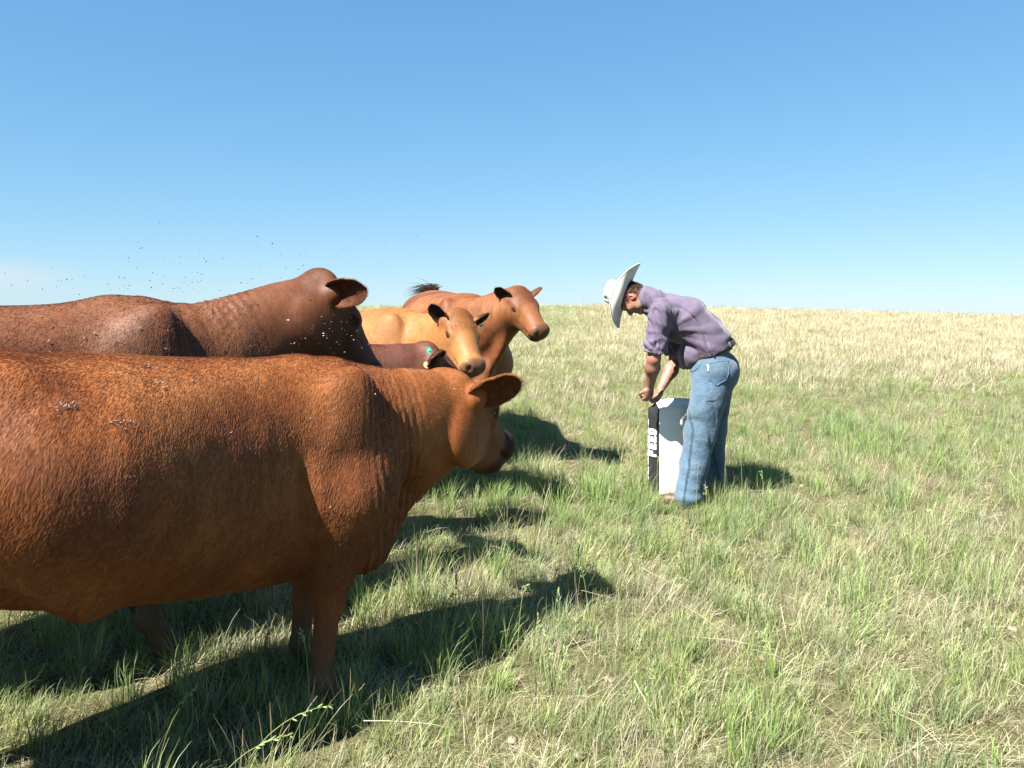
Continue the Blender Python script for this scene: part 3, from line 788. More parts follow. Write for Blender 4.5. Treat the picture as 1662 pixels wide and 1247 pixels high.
    def ringband(c, M, ra, rb, h, name, mat, n=64, th=.004, a0=0, a1=2 * math.pi, lift=0):
        V = []; F = []
        for i in range(n + 1):
            a = a0 + (a1 - a0) * i / n
            for r_, zz in ((0, -h), (0, h), (th, h), (th, -h)):
                V.append(c + M @ np.array(((ra + r_) * math.cos(a), (rb + r_) * math.sin(a), zz + lift)))
        for i in range(n):
            for j in range(4): k = (j + 1) % 4; F.append((i * 4 + j, i * 4 + k, i * 4 + 4 + k, i * 4 + 4 + j))
        F.append((0, 3, 2, 1)); F.append((n * 4, n * 4 + 1, n * 4 + 2, n * 4 + 3))
        return put(name, V, F, mat)
    belt = ringband(wc + wup * .026, WM, .186, .226, .021, 'belt', lea)
    for ang in (-1.72, -.95, -.35, .3, 1.2):
        ringband(wc + wup * .024, WM, .192, .232, .029, 'belt_loop', jeans, n=3, th=.004, a0=ang - .035, a1=ang + .035)
    # ---- boots
    boot = (lambda m: m.done(m.principled((.07, .04, .025), .55, m.bump(m.noise(m.n('ShaderNodeTexCoord').outputs['Object'], 80), .3, .003), .35)))(NT('boot_leather'))
    for a, gz in ((aL, 0), (aR, 0)):
        g = tz(a[0], a[1]); f = Field(a - (.34, .2, .2), a + (.2, .3, .2), .01)
        h0 = np.array((a[0], a[1], g)); f.cone(h0 + (0, 0, .04), h0 + fw * .15 + (0, 0, .035), .042, .038, k=.03); f.cone(h0 + (0, 0, .05), h0 + (0, 0, .16), .045, .05, k=.03)
        V, Q = f.mesh(1); put('boot', V, Q, boot)
    # ---- body: head, neck, arms, hands, legs inside the jeans
    up = unit(np.array((-.93, .335, .33))); Fd = unit(np.array((-.30, .11, -.95)) - np.dot((-.30, .11, -.95), up) * up); Lf = np.cross(up, Fd)
    HM = np.stack([Fd, Lf, up], 1)                # head axes: face forward, left, crown
    hq = lambda x, y, z: headc + HM @ np.array((x, y, z), float)
    f = Field(P_(960, 700, -.35), P_(1215, 440, .55) + .05, .0066)
    def e(c, r, k=.012, sub=False): f.ell(hq(*c), r, HM, k=k, sub=sub)
    e((-.01, 0, .035), (.098, .076, .088)); e((.015, 0, -.03), (.078, .066, .085), k=.03)
    e((.05, 0, -.085), (.04, .045, .035), k=.03); e((.075, 0, -.095), (.018, .024, .018), k=.015)
    f.cone(hq(.09, 0, .01), hq(.112, 0, -.025), .010, .016, k=.012); e((.098, 0, -.029), (.014, .020, .010))
    e((.085, 0, -.058), (.016, .026, .012), k=.01); e((.088, 0, .03), (.02, .055, .012), k=.02)
    for s_ in (-1, 1):
        e((.062, s_ * .045, -.02), (.03, .024, .024), k=.02); e((.08, s_ * .032, .008), (.014, .014, .010), k=.012, sub=True)
        e((.02, s_ * .055, -.07), (.035, .016, .03), k=.02)
        e((-.012, s_ * .078, -.01), (.020, .010, .033), k=.006); e((-.004, s_ * .083, -.006), (.009, .007, .016), k=.004, sub=True)
    e((.098, 0, -.062), (.012, .024, .0022), k=.004, sub=True)
    f.cone(hq(-.045, 0, -.03), neckb, .060, .064, k=.03)
    f.cone(neckb, chest, .060, .10, k=.04)
    f.cone(chest + lf * .05, chest - lf * .05, .105, .105, k=.04); f.cone(chest, hipc + (0, 0, .02), .10, .10, k=.04)
    f.cone(hL, kL, .085, .06, k=.04); f.cone(hR, kR, .085, .06, k=.04); f.cone(kL, P_(1125, 775, -.05), .058, .045, k=.04); f.cone(kR, P_(1158, 765, .29), .058, .045, k=.04)
    for sh, el, wr, s_ in ((shL, elL, wrL, 1), (shR, elR, wrR, -1)):
        f.ell(sh, (.06, .06, .06), k=.04)
        f.cone(sh, el, .058, .047, k=.03); mid = el + (wr - el) * .3
        f.cone(el, mid, .046, .052, k=.02); f.cone(mid, wr, .050, .029, k=.03)
    # hands: fists gathering the bag mouth
    def hand(wr, palm_d, across, thumb_d, curl, seed):
        palm_d = unit(palm_d); across = unit(across - np.dot(across, palm_d) * palm_d); nrm = np.cross(palm_d, across)
        if np.dot(nrm, curl) < 0: nrm = -nrm
        PM = np.stack([palm_d, across, nrm], 1)
        f.ell(wr + palm_d * .052, (.056, .043, .020), PM, k=.02)
        for i, (o, L) in enumerate(((-.031, .92), (-.0105, 1.05), (.0105, 1.0), (.030, .82))):
            k0 = wr + palm_d * (.088 - .004 * abs(i - 1)) + across * o
            d1 = unit(palm_d * .75 + nrm * .65); d2 = unit(-palm_d * .25 + nrm * .97); d3 = unit(-palm_d * .95 + nrm * .25)
            k1 = k0 + d1 * .036 * L; k2 = k1 + d2 * .024 * L; k3 = k2 + d3 * .018 * L
            f.cone(k0, k1, .0105, .0098, k=.004); f.cone(k1, k2, .0096, .009, k=.003); f.cone(k2, k3, .0088, .0078, k=.003)
        t0 = wr + palm_d * .03 + across * thumb_d * .034 + nrm * .008; t1 = t0 + unit(palm_d * .6 + across * thumb_d * .5 + nrm * .5) * .036
        t2 = t1 + unit(palm_d * .7 - across * thumb_d * .25 + nrm * .6) * .028
        f.cone(wr + palm_d * .02, t0, .018, .015, k=.01); f.cone(t0, t1, .0135, .0118, k=.006); f.cone(t1, t2, .0115, .0095, k=.003)
    hand(wrL, (-.10, .25, -.9), (-.8, -.5, 0), 1, (.4, .75, -.2), 0)
    hand(wrR, (-.42, -.10, -.75), (-.5, .8, .2), -1, (-.3, -.5, -.5), 1)
    V, Q = f.mesh(1)
    hl = (V - headc) @ HM
    ear = np.zeros(len(V))
    for s_ in (-1, 1): ear = np.maximum(ear, sstep(.045, .025, np.linalg.norm(hl - (-.01, s_ * .08, -.01), axis=1)))
    red = np.clip(ear * .8 + .35 * sstep(.03, .0, np.abs(V[:, 2] - elL[2]) - .02) * .5 + .25 * vnoise(V, 9, 3), 0, 1)
    body = put('body', V, Q, skin, attrs=dict(red=red))
    eye = (lambda m: m.done(m.principled((.6, .58, .55), .2, None, .6)))(NT('eye_white'))
    for s_ in (-1, 1):
        v, q = sphere(hq(.072, s_ * .032, .006), .0125, 10, 8); put('eye', v, q, eye)
    # ---- hair: short, dark, shaved towards the neck
    hm = (lambda m: m.done(m.principled((.05, .028, .018), .6, None, .3)))(NT('short_brown_hair'))
    Nn = vnormals(V, Q); r_ = np.random.default_rng(5)
    msk = ((hl[:, 0] < -.012 + .0 * hl[:, 2]) & (hl[:, 2] > -.062) | (hl[:, 2] > .045) & (hl[:, 0] < .075) | (hl[:, 0] < .02) & (np.abs(hl[:, 1]) > .05) & (hl[:, 2] > .012)) & (np.linalg.norm(hl, axis=1) < .16) & (ear < .55)
    cand = np.where(msk)[0]; pk_ = r_.choice(cand, 9000); jit = r_.normal(0, .003, (9000, 3))
    D = Nn[pk_] * .8 - up * .5 + r_.normal(0, .2, (9000, 3)); D /= np.linalg.norm(D, axis=1, keepdims=True)
    dens = sstep(-.075, -.01, hl[pk_, 2]); k_ = r_.random(9000) < .25 + .75 * dens
    hair('hair', (V[pk_] + jit - Nn[pk_] * .002 - base)[k_], D[k_], (.007 + .009 * dens)[k_], .0009, hm, root, npt=3)
    # ---- shirt
    f = Field(P_(1015, 625, -.35), P_(1215, 440, .55) + .05, .0075)
    f.cone(neckb + (chest - neckb) * .25, chest, .10, .165, k=.05)
    f.cone(chest + lf * .045, chest - lf * .045, .158, .158, k=.05)
    f.cone(P_(1116, 517, -.02), P_(1122, 515, .2), .135, .13, k=.06)
    f.cone(P_(1138, 540, -.02), P_(1145, 537, .18), .135, .13, k=.06)
    f.cone(P_(1150, 562, .0), P_(1152, 560, .17), .155, .15, k=.06)
    f.ell(wc + wup * .085, (.186, .228, .06), WM, k=.03)
    f.cone(P_(1128, 575, .0), P_(1118, 578, .16), .085, .085, k=.05)                 # loose belly of the shirt
    for sh, el, s_ in ((shL, elL, 1), (shR, elR, -1)):
        f.ell(sh + (chest - sh) * .2, (.09, .09, .085), k=.05)
        c1 = sh + (el - sh) * .76
        f.cone(sh, c1, .086, .084, k=.04)
        d = unit(el - sh)                                                     # cut the sleeve open below its hem
        f.cone(c1 + d * .118, c1 + d * .17, .085, .085, k=.004, sub=True); f.cone(c1 + d * .0, c1 + d * .09, .066, .068, k=.01, sub=True)
    f.cone(neckb + (headc - neckb) * .25 , neckb + (chest - neckb) * .1, .088, .104, k=.03)       # collar stand
    d = unit(headc - neckb); f.cone(neckb + d * .145, neckb + d * .2, .1, .1, k=.004, sub=True)
    # keep the tail of the shirt out from under the belt line
    f.ell(wc - wup * .360, (.50, .55, .402), WM, k=.008, sub=True)
    f.cone(P_(1122, 577, .0), P_(1114, 580, .16), .062, .06, k=.03); f.cone(P_(1117, 592, .02), P_(1113, 592, .15), .034, .034, k=.05)
    V, Q = f.mesh(2); N = vnormals(V, Q)
    arm = np.array([P_(1085, 540, -.1)])[0]
    rel = V - arm; ang = np.arctan2(rel[:, 2], rel[:, 0]); rad = np.linalg.norm(rel[:, [0, 2]], axis=1)
    fan = np.maximum(np.sin(ang * 11 + 1.5 * vnoise(V, 5, 3, 2)), -.2) * sstep(.05, .16, rad) * sstep(.55, .30, rad)
    drape = np.sin((V[:, 0] * .8 + V[:, 2] * .55) * 55 + 3.5 * vnoise(V, 4, 7, 2)) * sstep(1.33, 1.15, V[:, 2])
    slv = np.sin((V[:, 0] * .9 - V[:, 2] * .2) * 60 + 3 * vnoise(V, 5, 2)) * sstep(1.20, 1.27, P_(1085, 0)[0] - V[:, 0] + 1.2)
    V = V + N * (.0075 * fan + .0055 * drape + .007 * vnoise(V, 9, 12, 3) + .003 * slv - .012 * sstep(.13, .0, np.abs(vnoise(V * (1.5, 1, .7) + V[:, 2:3] * (.8, 0, 0), 6, 41, 2))))[:, None]
    fade = .22 * vnoise(V, 5, 15, 2)
    hemL = shL + (elL - shL) * .98; 
    shirt = cloth_material('purple_shirt_cloth', (0.0784, 0.0616, 0.0980), (0.1085, 0.0896, 0.1295), 900, .22)
    put('shirt', V, Q, shirt, attrs=dict(fade=fade))
    # ---- hat
    hatm = NT('white_felt'); co = hatm.n('ShaderNodeTexCoord').outputs['Object']
    hatm = hatm.done(hatm.principled(hatm.ramp(hatm.noise(co, 14, 4), [(.35, (0.4620, 0.4410, 0.3920)), (.65, (0.5460, 0.5320, 0.4900))]), .8, hatm.bump(hatm.noise(co, 300, 3), .12, .002), .2))
    hc = hq(.005, 0, .052); TM = HM
    tiltf = .06
    V = []; F = []; nu, nv = 72, 14
    def brim(a, t, lay):
        ca, sa = math.cos(a), math.sin(a)
        r0x, r0y, r1x, r1y = .100, .080, .236 if ca > 0 else .262, .182
        x = (r0x + (r1x - r0x) * t) * ca; y = (r0y + (r1y - r0y) * t) * sa
        lift = abs(sa) ** 2.2 * .072 * t ** 1.7 - .024 * abs(ca) ** 3 * t ** 1.5
        y *= 1 - .20 * abs(sa) ** 2 * t ** 2
        return hc + TM @ np.array((x, y, lift - (.0045 if lay else 0) * (1)))
    for lay in (0, 1):
        for j in range(nv + 1):
            for i in range(nu): V.append(brim(2 * math.pi * i / nu, j / nv, lay))
    n1_ = (nv + 1) * nu
    for lay in (0, 1):
        for j in range(nv):
            for i in range(nu):
                k = (i + 1) % nu; q = [lay * n1_ + j * nu + i, lay * n1_ + j * nu + k, lay * n1_ + (j + 1) * nu + k, lay * n1_ + (j + 1) * nu + i]
                F.append(tuple(q if lay else q[::-1]))
    for jj, fl in ((0, 1), (nv, 0)):
        for i in range(nu):
            k = (i + 1) % nu; q = (jj * nu + i, jj * nu + k, n1_ + jj * nu + k, n1_ + jj * nu + i); F.append(q if not fl else q[::-1])
    hat = put('cowboy_hat', V, F, hatm)
    V = []; F = []; nv = 16
    for j in range(nv + 1):
        t = j / nv
        for i in range(nu):
            a = 2 * math.pi * i / nu; ca, sa = math.cos(a), math.sin(a)
            prof = 1 - .16 * min(t / .7, 1) if t < .7 else .84 * math.sqrt(max(1 - ((t - .7) / .3) ** 2 * 1.0, 0))
            x = .100 * prof * ca; y = .080 * prof * sa * (1 - .10 * t * (ca > 0) * ca)
            z = .155 * min(t / .8, 1) ** .95
            if t > .7: z = .155 * (.7 / .8) ** .95 + .018 * math.sin((t - .7) / .3 * math.pi / 2)
            z -= .030 * math.exp(-(y / .018) ** 2) * (t > .7) * (t - .7) / .3 + .008 * ca * t
            pin = math.exp(-((abs(a if a < math.pi else 2 * math.pi - a) - .75) / .3) ** 2) * math.exp(-((t - .68) / .16) ** 2); y *= 1 - .22 * pin; x *= 1 - .10 * pin
            V.append(hc + TM @ np.array((x, y, z)))
    for j in range(nv):
        for i in range(nu): k = (i + 1) % nu; F.append((j * nu + i, j * nu + k, (j + 1) * nu + k, (j + 1) * nu + i))
    cr = put('crown', V, F, hatm); cr.parent = hat
    band = ringband(hc + TM[:, 2] * .012, TM, .1005, .0805, .008, 'hat_band', (lambda m: m.done(m.principled((.52, .49, .43), .7)))(NT('hat_band_ribbon')), th=.0025)
    band.parent = hat
    return root

person = build_person()

# ------------------------------------------------------------------ feed bag
def build_bag():
    D = 5.93; bx, by = (1068 - 831) / FPX * D, D           # front left edge of the bag
    g = tz(bx + .1, by + .1)
    root = empty('feed_bag', (bx, by, g)); tag(root, 'upright white feed bag with a black side panel reading FEED', 'feed bag')
    ang = R(23); ux = np.array((math.cos(ang), math.sin(ang), 0)); uy = np.array((-math.sin(ang), math.cos(ang), 0)); W, T, Hh = .36, .135, .70
    def surf(s_, t):
        """s_ runs round the bag 0..4 (front, right side, back, left side), t up"""
        sq = 1 - .85 * sstep(.90, 1.0, t) * 1.0
        bulge = math.sin(math.pi * min(t / .9, 1)) * .012
        inn = T * (1 - sq) / 2
        c = [(0, inn), (W, inn), (W, T - inn), (0, T - inn)]
        k = int(s_) % 4; f_ = s_ - int(s_); a = c[k]; b = c[(k + 1) % 4]
        x = a[0] + (b[0] - a[0]) * f_; y = a[1] + (b[1] - a[1]) * f_
        mid = math.sin(math.pi * f_)
        if k == 0: y -= bulge * mid * 1.6
        if k == 2: y += bulge * mid * 1.6
        if k == 1: x += (bulge * .6) * mid - .035 * mid * sstep(.82, 1., t)
        if k == 3: x -= (bulge * .6) * mid - .035 * mid * sstep(.82, 1., t)
        # rounded corners
        z = t * Hh + .012 * math.sin(x * 9) * t
        lean = .012 * sstep(.6, 1, t) * (1 if True else 0)
        z -= .02 * float(sstep(.05, .0, x)) * float(sstep(.9, 1, t))
        x = x + .015 * float(sstep(.85, 1, t)) * (1 - x / W)
        return ux * x + uy * y + np.array((0, 0, z)) 
    ns, ntt = 64, 60
    V = [surf(4 * i / ns, j / ntt) for j in range(ntt + 1) for i in range(ns)]
    V = np.array(V, float)
    S = np.tile(4 * np.arange(ns) / ns, ntt + 1); Tt = np.repeat(np.linspace(0, 1, ntt + 1), ns)
    c0 = (ux * W / 2 + uy * T / 2); dr = V - c0; dr[:, 2] = 0; dr /= np.linalg.norm(dr, axis=1, keepdims=True)
    cr_ = vnoise(V, 16, 3, 3) * .005 + vnoise(V * (1, 1, 2.2), 40, 4, 2) * .0022 + .004 * np.abs(vnoise(V, 9, 9)) * (S >= 3)
    V = V + dr * (cr_ * sstep(0, .03, Tt))[:, None]
    F = [(j * ns + i, j * ns + (i + 1) % ns, (j + 1) * ns + (i + 1) % ns, (j + 1) * ns + i) for j in range(ntt) for i in range(ns)]
    F.append(tuple(range(ns - 1, -1, -1)))
    m = NT('woven_plastic_sack'); blk = m.n('ShaderNodeAttribute', attribute_name='side').outputs['Fac']
    co = m.n('ShaderNodeTexCoord').outputs['Object']
    dirt = m.ramp(m.noise(co, 40, 5, .7), [(.64, (0, 0, 0)), (.78, (1, 1, 1))])
    lowd = m.n('ShaderNodeAttribute', attribute_name='low').outputs['Fac']
    c = m.mix(m.math('MULTIPLY', dirt, m.math('ADD', m.math('MULTIPLY', lowd, .7), .06)), (.80, .80, .81), (.28, .25, .19))
    scr = m.ramp(m.noise(co, 55, 6, .75), [(.60, (0, 0, 0)), (.70, (1, 1, 1))])
    k = m.mix(m.math('MULTIPLY', scr, m.math('ADD', m.math('MULTIPLY', lowd, .7), .15)), (.016, .016, .018), (.33, .33, .33))
    col = m.mix(m.ramp(blk, [(.45, (0, 0, 0)), (.55, (1, 1, 1))]), c, k)
    b = m.bump(m.noise(m.mapping(co, (9, 9, 16)), 1, 5, .6), .35, .02)
    mat = m.done(m.principled(col, .38, b, .5))
    new_mesh('sack', V, F, mat, root, attrs=dict(side=((S >= 2.99) | (S < .001)).astype(float) * (1.0), low=sstep(.28, .0, Tt)))
    # lettering on the black side panel, reading upwards
    ink = (lambda m: m.done(m.principled((.78, .78, .78), .5)))(NT('white_print'))
    def letter(ch):
        # outline in (along reading direction, letter height) units
        if ch == 'F': return [[(0, 0), (.3, 0), (.3, .42), (.68, .42), (.68, .58), (.3, .58), (.3, .81), (.76, .81), (.76, 1), (0, 1)]]
        if ch == 'E': return [[(0, 0), (.76, 0), (.76, .24), (.3, .24), (.3, .38), (.70, .38), (.70, .62), (.3, .62), (.3, .76), (.76, .76), (.76, 1), (0, 1)]]
        if ch == 'D': 
            o = [(0, 0), (.45, 0), (.68, .08), (.8, .28), (.8, .72), (.68, .92), (.45, 1), (0, 1)]
            return [o]
    def gus(a, hgt, lift=.0085):
        """a: metres up the bag, hgt: metres across the panel from its front edge"""
        s_ = 4 - hgt / T * 1.0; p = surf(s_, a / Hh); n_ = -ux; return p + n_ * (lift + .006)
    up0 = .285; hh = .098; front0 = .008; adv = .054
    for i, ch in enumerate('FEED'):
        V = []; F = []
        o = letter(ch)[0]
        if ch == 'D':
            inner = [(.28, .22), (.42, .22), (.52, .32), (.52, .68), (.42, .78), (.28, .78)]
            q = [(0, 0), (.28, 0), (.28, 1), (0, 1)]
            segs = [[(0, 0), (.28, 0), (.28, 1), (0, 1)], [(.28, 0), (.45, 0), (.42, .22), (.28, .22)], [(.45, 0), (.68, .08), (.52, .32), (.42, .22)], [(.68, .08), (.8, .28), (.52, .32)],
                    [(.8, .28), (.8, .72), (.52, .68), (.52, .32)], [(.8, .72), (.68, .92), (.52, .68)], [(.68, .92), (.45, 1), (.42, .78), (.52, .68)], [(.45, 1), (.28, 1), (.28, .78), (.42, .78)]]
        else:
            segs = [[(0, 0), (.3, 0), (.3, 1), (0, 1)], [(.3, .81), (.82, .81), (.82, 1), (.3, 1)], [(.3, .41), (.74, .41), (.74, .59), (.3, .59)]]
            if ch == 'E': segs.append([(.3, 0), (.82, 0), (.82, .19), (.3, .19)])
        for sg in segs:
            k0 = len(V)
            for (r_, h_) in sg: V.append(gus(up0 + adv * (i + r_ * .98), front0 + hh * (1 - (1 - h_)) ))
            n_ = len(sg)
            for (r_, h_) in sg: V.append(gus(up0 + adv * (i + r_ * .98), front0 + hh * h_, .001))
            F.append(tuple(range(k0, k0 + n_)))
            for a_ in range(n_): F.append((k0 + a_, k0 + n_ + a_, k0 + n_ + (a_ + 1) % n_, k0 + (a_ + 1) % n_))
        new_mesh('printed_letter', V, F, ink, root, smooth=False)
    # the small handwritten-looking line beside the big word, too small to read: joined loops of thin print
    r_ = random.Random(3); pts = []; a = .10
    V = []; F = []
    while a < .56:
        if r_.random() < .12: 
            if len(pts) > 2:
                v, fc = tube(pts, [.0022] * len(pts), 4); k0 = len(V); V += list(v); F += [tuple(k0 + i for i in q) for q in fc]
            pts = []; a += .012
        for dz, dh in ((0, 0), (.004, r_.uniform(.008, .022)), (.009, r_.uniform(-.002, .004)), (.012, 0)):
            pts.append(gus(a + dz, .108 + dh * .8, .004))
        a += .0125
    v, fc = tube(pts, [.0022] * len(pts), 4); k0 = len(V); V += list(v); F += [tuple(k0 + i for i in q) for q in fc]
    tag(new_mesh('printed_script', V, F, ink, root), kind='stuff')
build_bag()

# ------------------------------------------------------------------ grass
def blade_mesh(name, n, spread, lmin, lmax, width, lean, droop, cols, seed, seg=4, heads=0.0, mat=None, flatness=0.0):
    """one tuft: tapering curved blades, each with its own colour"""
    r_ = np.random.default_rng(seed)
    V = []; F = []; C = []
    for i in range(n):
        a = r_.uniform(0, 2 * math.pi); rr = spread * math.sqrt(r_.random()); b = np.array((rr * math.cos(a), rr * math.sin(a), -.01))
        L = r_.uniform(lmin, lmax); az = a + r_.normal(0, 1.3); th = abs(r_.normal(0, lean)) + (flatness * r_.uniform(.75, 1.0))
        th = min(th, 1.5); dr = droop * r_.uniform(.3, 1.5); w0 = width * r_.uniform(.6, 1.3); tw = r_.uniform(0, math.pi)
        h = np.array((math.cos(az), math.sin(az), 0)); sd_ = np.array((-math.sin(az + tw * .35), math.cos(az + tw * .35), 0))
        col = np.array(cols[r_.integers(len(cols))]) * r_.uniform(.75, 1.25); p = b.copy(); k0 = len(V)
        hd = r_.random() < heads
        for j in range(seg + 1):
            t = j / seg; an = th + dr * t * t
            an = min(an, 2.2 if not flatness else 1.62)
            wj = w0 * (1 - t) ** .7 * (1 if t > .05 else .8) + .0002
            if hd: wj = w0 * .45 if t < .72 else w0 * (1.5 - abs(t - .86) * 8) * .8
            V += [p - sd_ * wj, p + sd_ * wj]
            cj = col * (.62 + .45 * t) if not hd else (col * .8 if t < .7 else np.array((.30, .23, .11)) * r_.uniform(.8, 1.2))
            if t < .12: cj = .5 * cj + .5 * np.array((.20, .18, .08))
            C += [cj, cj]
            p = p + (h * math.sin(an) + np.array((0, 0, math.cos(an)))) * L / seg
            if flatness: p[2] = max(p[2], .004)
        for j in range(seg): q = k0 + 2 * j; F.append((q, q + 1, q + 3, q + 2))
    V = np.array(V); C = np.concatenate([np.clip(np.array(C), 0, 1), np.ones((len(V), 1))], 1)
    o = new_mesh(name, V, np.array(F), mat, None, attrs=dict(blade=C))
    COL.objects.unlink(o)
    return o

def grass_material():
    m = NT('grass_blades')
    c = m.n('ShaderNodeAttribute', attribute_name='blade').outputs['Color']
    rnd = m.n('ShaderNodeObjectInfo').outputs['Random']
    pos = m.n('ShaderNodeNewGeometry').outputs['Position']
    n1 = m.noise(m.mapping(pos, (.9, .9, .2)), 1.0, 4, .6)
    hs = m.n('ShaderNodeHueSaturation'); m.l(c, hs.inputs['Color'])
    m.l(m.math('ADD', .474, m.math('MULTIPLY', n1, .035)), hs.inputs['Hue'])
    m.l(m.math('ADD', .62, m.math('MULTIPLY', rnd, .3)), hs.inputs['Saturation'])
    m.l(m.math('ADD', .72, m.math('MULTIPLY', rnd, .34)), hs.inputs['Value'])
    p = m.principled(hs.outputs[0], .55, None, .30)
    tr = m.n('ShaderNodeBsdfTranslucent'); m.l(m.mix(1.0, hs.outputs[0], (1.15, 1.25, .55), 'MULTIPLY'), tr.inputs[0])
    ms = m.n('ShaderNodeMixShader'); ms.inputs[0].default_value = .42; m.l(p.outputs[0], ms.inputs[1]); m.l(tr.outputs[0], ms.inputs[2])
    m.l(ms.outputs[0], m.o.inputs[0]); return m.m

GM = grass_material()
G1 = [(.22, .30, .075), (.26, .33, .10), (.19, .27, .065), (.31, .36, .13), (.46, .42, .24)]
G2 = [(.25, .32, .12), (.30, .35, .15), (.22, .29, .10), (.46, .43, .26), (.38, .38, .19)]
GB = [(.18, .30, .06), (.22, .34, .08), (.17, .27, .055), (.28, .38, .12)]
DR = [(.60, .52, .33), (.53, .45, .27), (.68, .60, .42), (.44, .38, .22), (.32, .34, .15)]
DP = [(.64, .53, .35), (.56, .46, .30), (.50, .41, .26), (.38, .38, .20)]
tufts = [
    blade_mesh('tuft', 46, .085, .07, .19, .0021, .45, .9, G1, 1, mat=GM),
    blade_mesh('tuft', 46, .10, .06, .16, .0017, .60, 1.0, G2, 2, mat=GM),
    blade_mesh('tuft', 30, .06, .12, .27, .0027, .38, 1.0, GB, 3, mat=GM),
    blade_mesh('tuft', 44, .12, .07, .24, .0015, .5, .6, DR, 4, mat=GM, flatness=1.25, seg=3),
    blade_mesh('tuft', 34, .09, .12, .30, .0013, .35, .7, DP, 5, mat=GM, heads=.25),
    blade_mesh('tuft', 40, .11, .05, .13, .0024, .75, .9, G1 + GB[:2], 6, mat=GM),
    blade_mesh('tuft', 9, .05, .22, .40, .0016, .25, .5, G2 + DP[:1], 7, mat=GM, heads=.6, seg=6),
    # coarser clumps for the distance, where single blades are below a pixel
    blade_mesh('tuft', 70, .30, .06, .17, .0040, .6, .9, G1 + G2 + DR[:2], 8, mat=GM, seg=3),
    blade_mesh('tuft', 70, .32, .07, .22, .0034, .5, .8, DP + DR[:3], 9, mat=GM, seg=3, heads=.15),
]

def grass_layer(name, pts, kind, rot, tilt, scale):
    me = bpy.data.meshes.new(name); me.vertices.add(len(pts)); me.vertices.foreach_set('co', pts.astype(np.float32).ravel())
    me.attributes.new('kind', 'INT', 'POINT').data.foreach_set('value', kind.astype(np.int32))
    rv = np.stack([tilt[0], tilt[1], rot], 1).astype(np.float32)
    me.attributes.new('rot', 'FLOAT_VECTOR', 'POINT').data.foreach_set('vector', rv.ravel())
    me.attributes.new('size', 'FLOAT_VECTOR', 'POINT').data.foreach_set('vector', scale.astype(np.float32).ravel())
    o = bpy.data.objects.new(name, me); COL.objects.link(o); tag(o, kind='stuff')
    g = bpy.data.node_groups.new(name, 'GeometryNodeTree')
    g.interface.new_socket('Geometry', in_out='INPUT', socket_type='NodeSocketGeometry'); g.interface.new_socket('Geometry', in_out='OUTPUT', socket_type='NodeSocketGeometry')
    gi = g.nodes.new('NodeGroupInput'); go = g.nodes.new('NodeGroupOutput'); jn = g.nodes.new('GeometryNodeJoinGeometry')
    def named(nm, ty):
        nd = g.nodes.new('GeometryNodeInputNamedAttribute'); nd.data_type = ty; nd.inputs[0].default_value = nm; return [s_ for s_ in nd.outputs if s_.enabled and s_.name == 'Attribute'][0]
    kd, ra, sz = named('kind', 'INT'), named('rot', 'FLOAT_VECTOR'), named('size', 'FLOAT_VECTOR')
    er = g.nodes.new('FunctionNodeEulerToRotation'); g.links.new(ra, er.inputs[0])
    for k in np.unique(kind):
        cmp_ = g.nodes.new('FunctionNodeCompare'); cmp_.data_type = 'INT'; cmp_.operation = 'EQUAL'
        ins = [s_ for s_ in cmp_.inputs if s_.enabled and s_.type == 'INT']
        g.links.new(kd, ins[0]); ins[1].default_value = int(k)
        oi = g.nodes.new('GeometryNodeObjectInfo'); oi.inputs['Object'].default_value = tufts[k]; oi.inputs['As Instance'].default_value = True
        ip = g.nodes.new('GeometryNodeInstanceOnPoints')
        g.links.new(gi.outputs[0], ip.inputs['Points']); g.links.new(cmp_.outputs[0], ip.inputs['Selection']); g.links.new(oi.outputs['Geometry'], ip.inputs['Instance'])
        g.links.new(er.outputs[0], ip.inputs['Rotation']); g.links.new(sz, ip.inputs['Scale']); g.links.new(ip.outputs[0], jn.inputs[0])
    g.links.new(jn.outputs[0], go.inputs[0])
    md = o.modifiers.new('scatter', 'NODES'); md.node_group = g
    return o

def dryness(x, y):
    P = np.stack([x, y, 0 * x], 1)
    d = .5 + .42 * vnoise(P * (1, .8, 1), .55, 61, 3) + .30 * vnoise(P, 2.1, 62, 2)
    d = d + .14 * sstep(7, 16, y) * sstep(-5, 6, x) - .02
    d = d + (.50 + .30 * vnoise(P, .35, 66, 2)) * sstep(10, 22, y) * sstep(-1, 5, x - .06 * y) 
    d = d - .5 * sstep(26, 34, y) * sstep(.14 * y, .05 * y, x) * sstep(70, 48, y) * sstep(-.25 * y, -.05 * y, x)
    d = d - .16 * sstep(4, 2.4, y)
    return d

def scatter(n_m2, y0, y1, seed, marg=1.1):
    r_ = np.random.default_rng(seed)
    wmax = .70 * y1 + marg; n = int(n_m2 * (y1 - y0) * 2 * wmax)
    x = r_.uniform(-wmax, wmax, n); y = r_.uniform(y0, y1, n)
    k = np.abs(x) < .70 * y + marg
    return x[k], y[k], r_

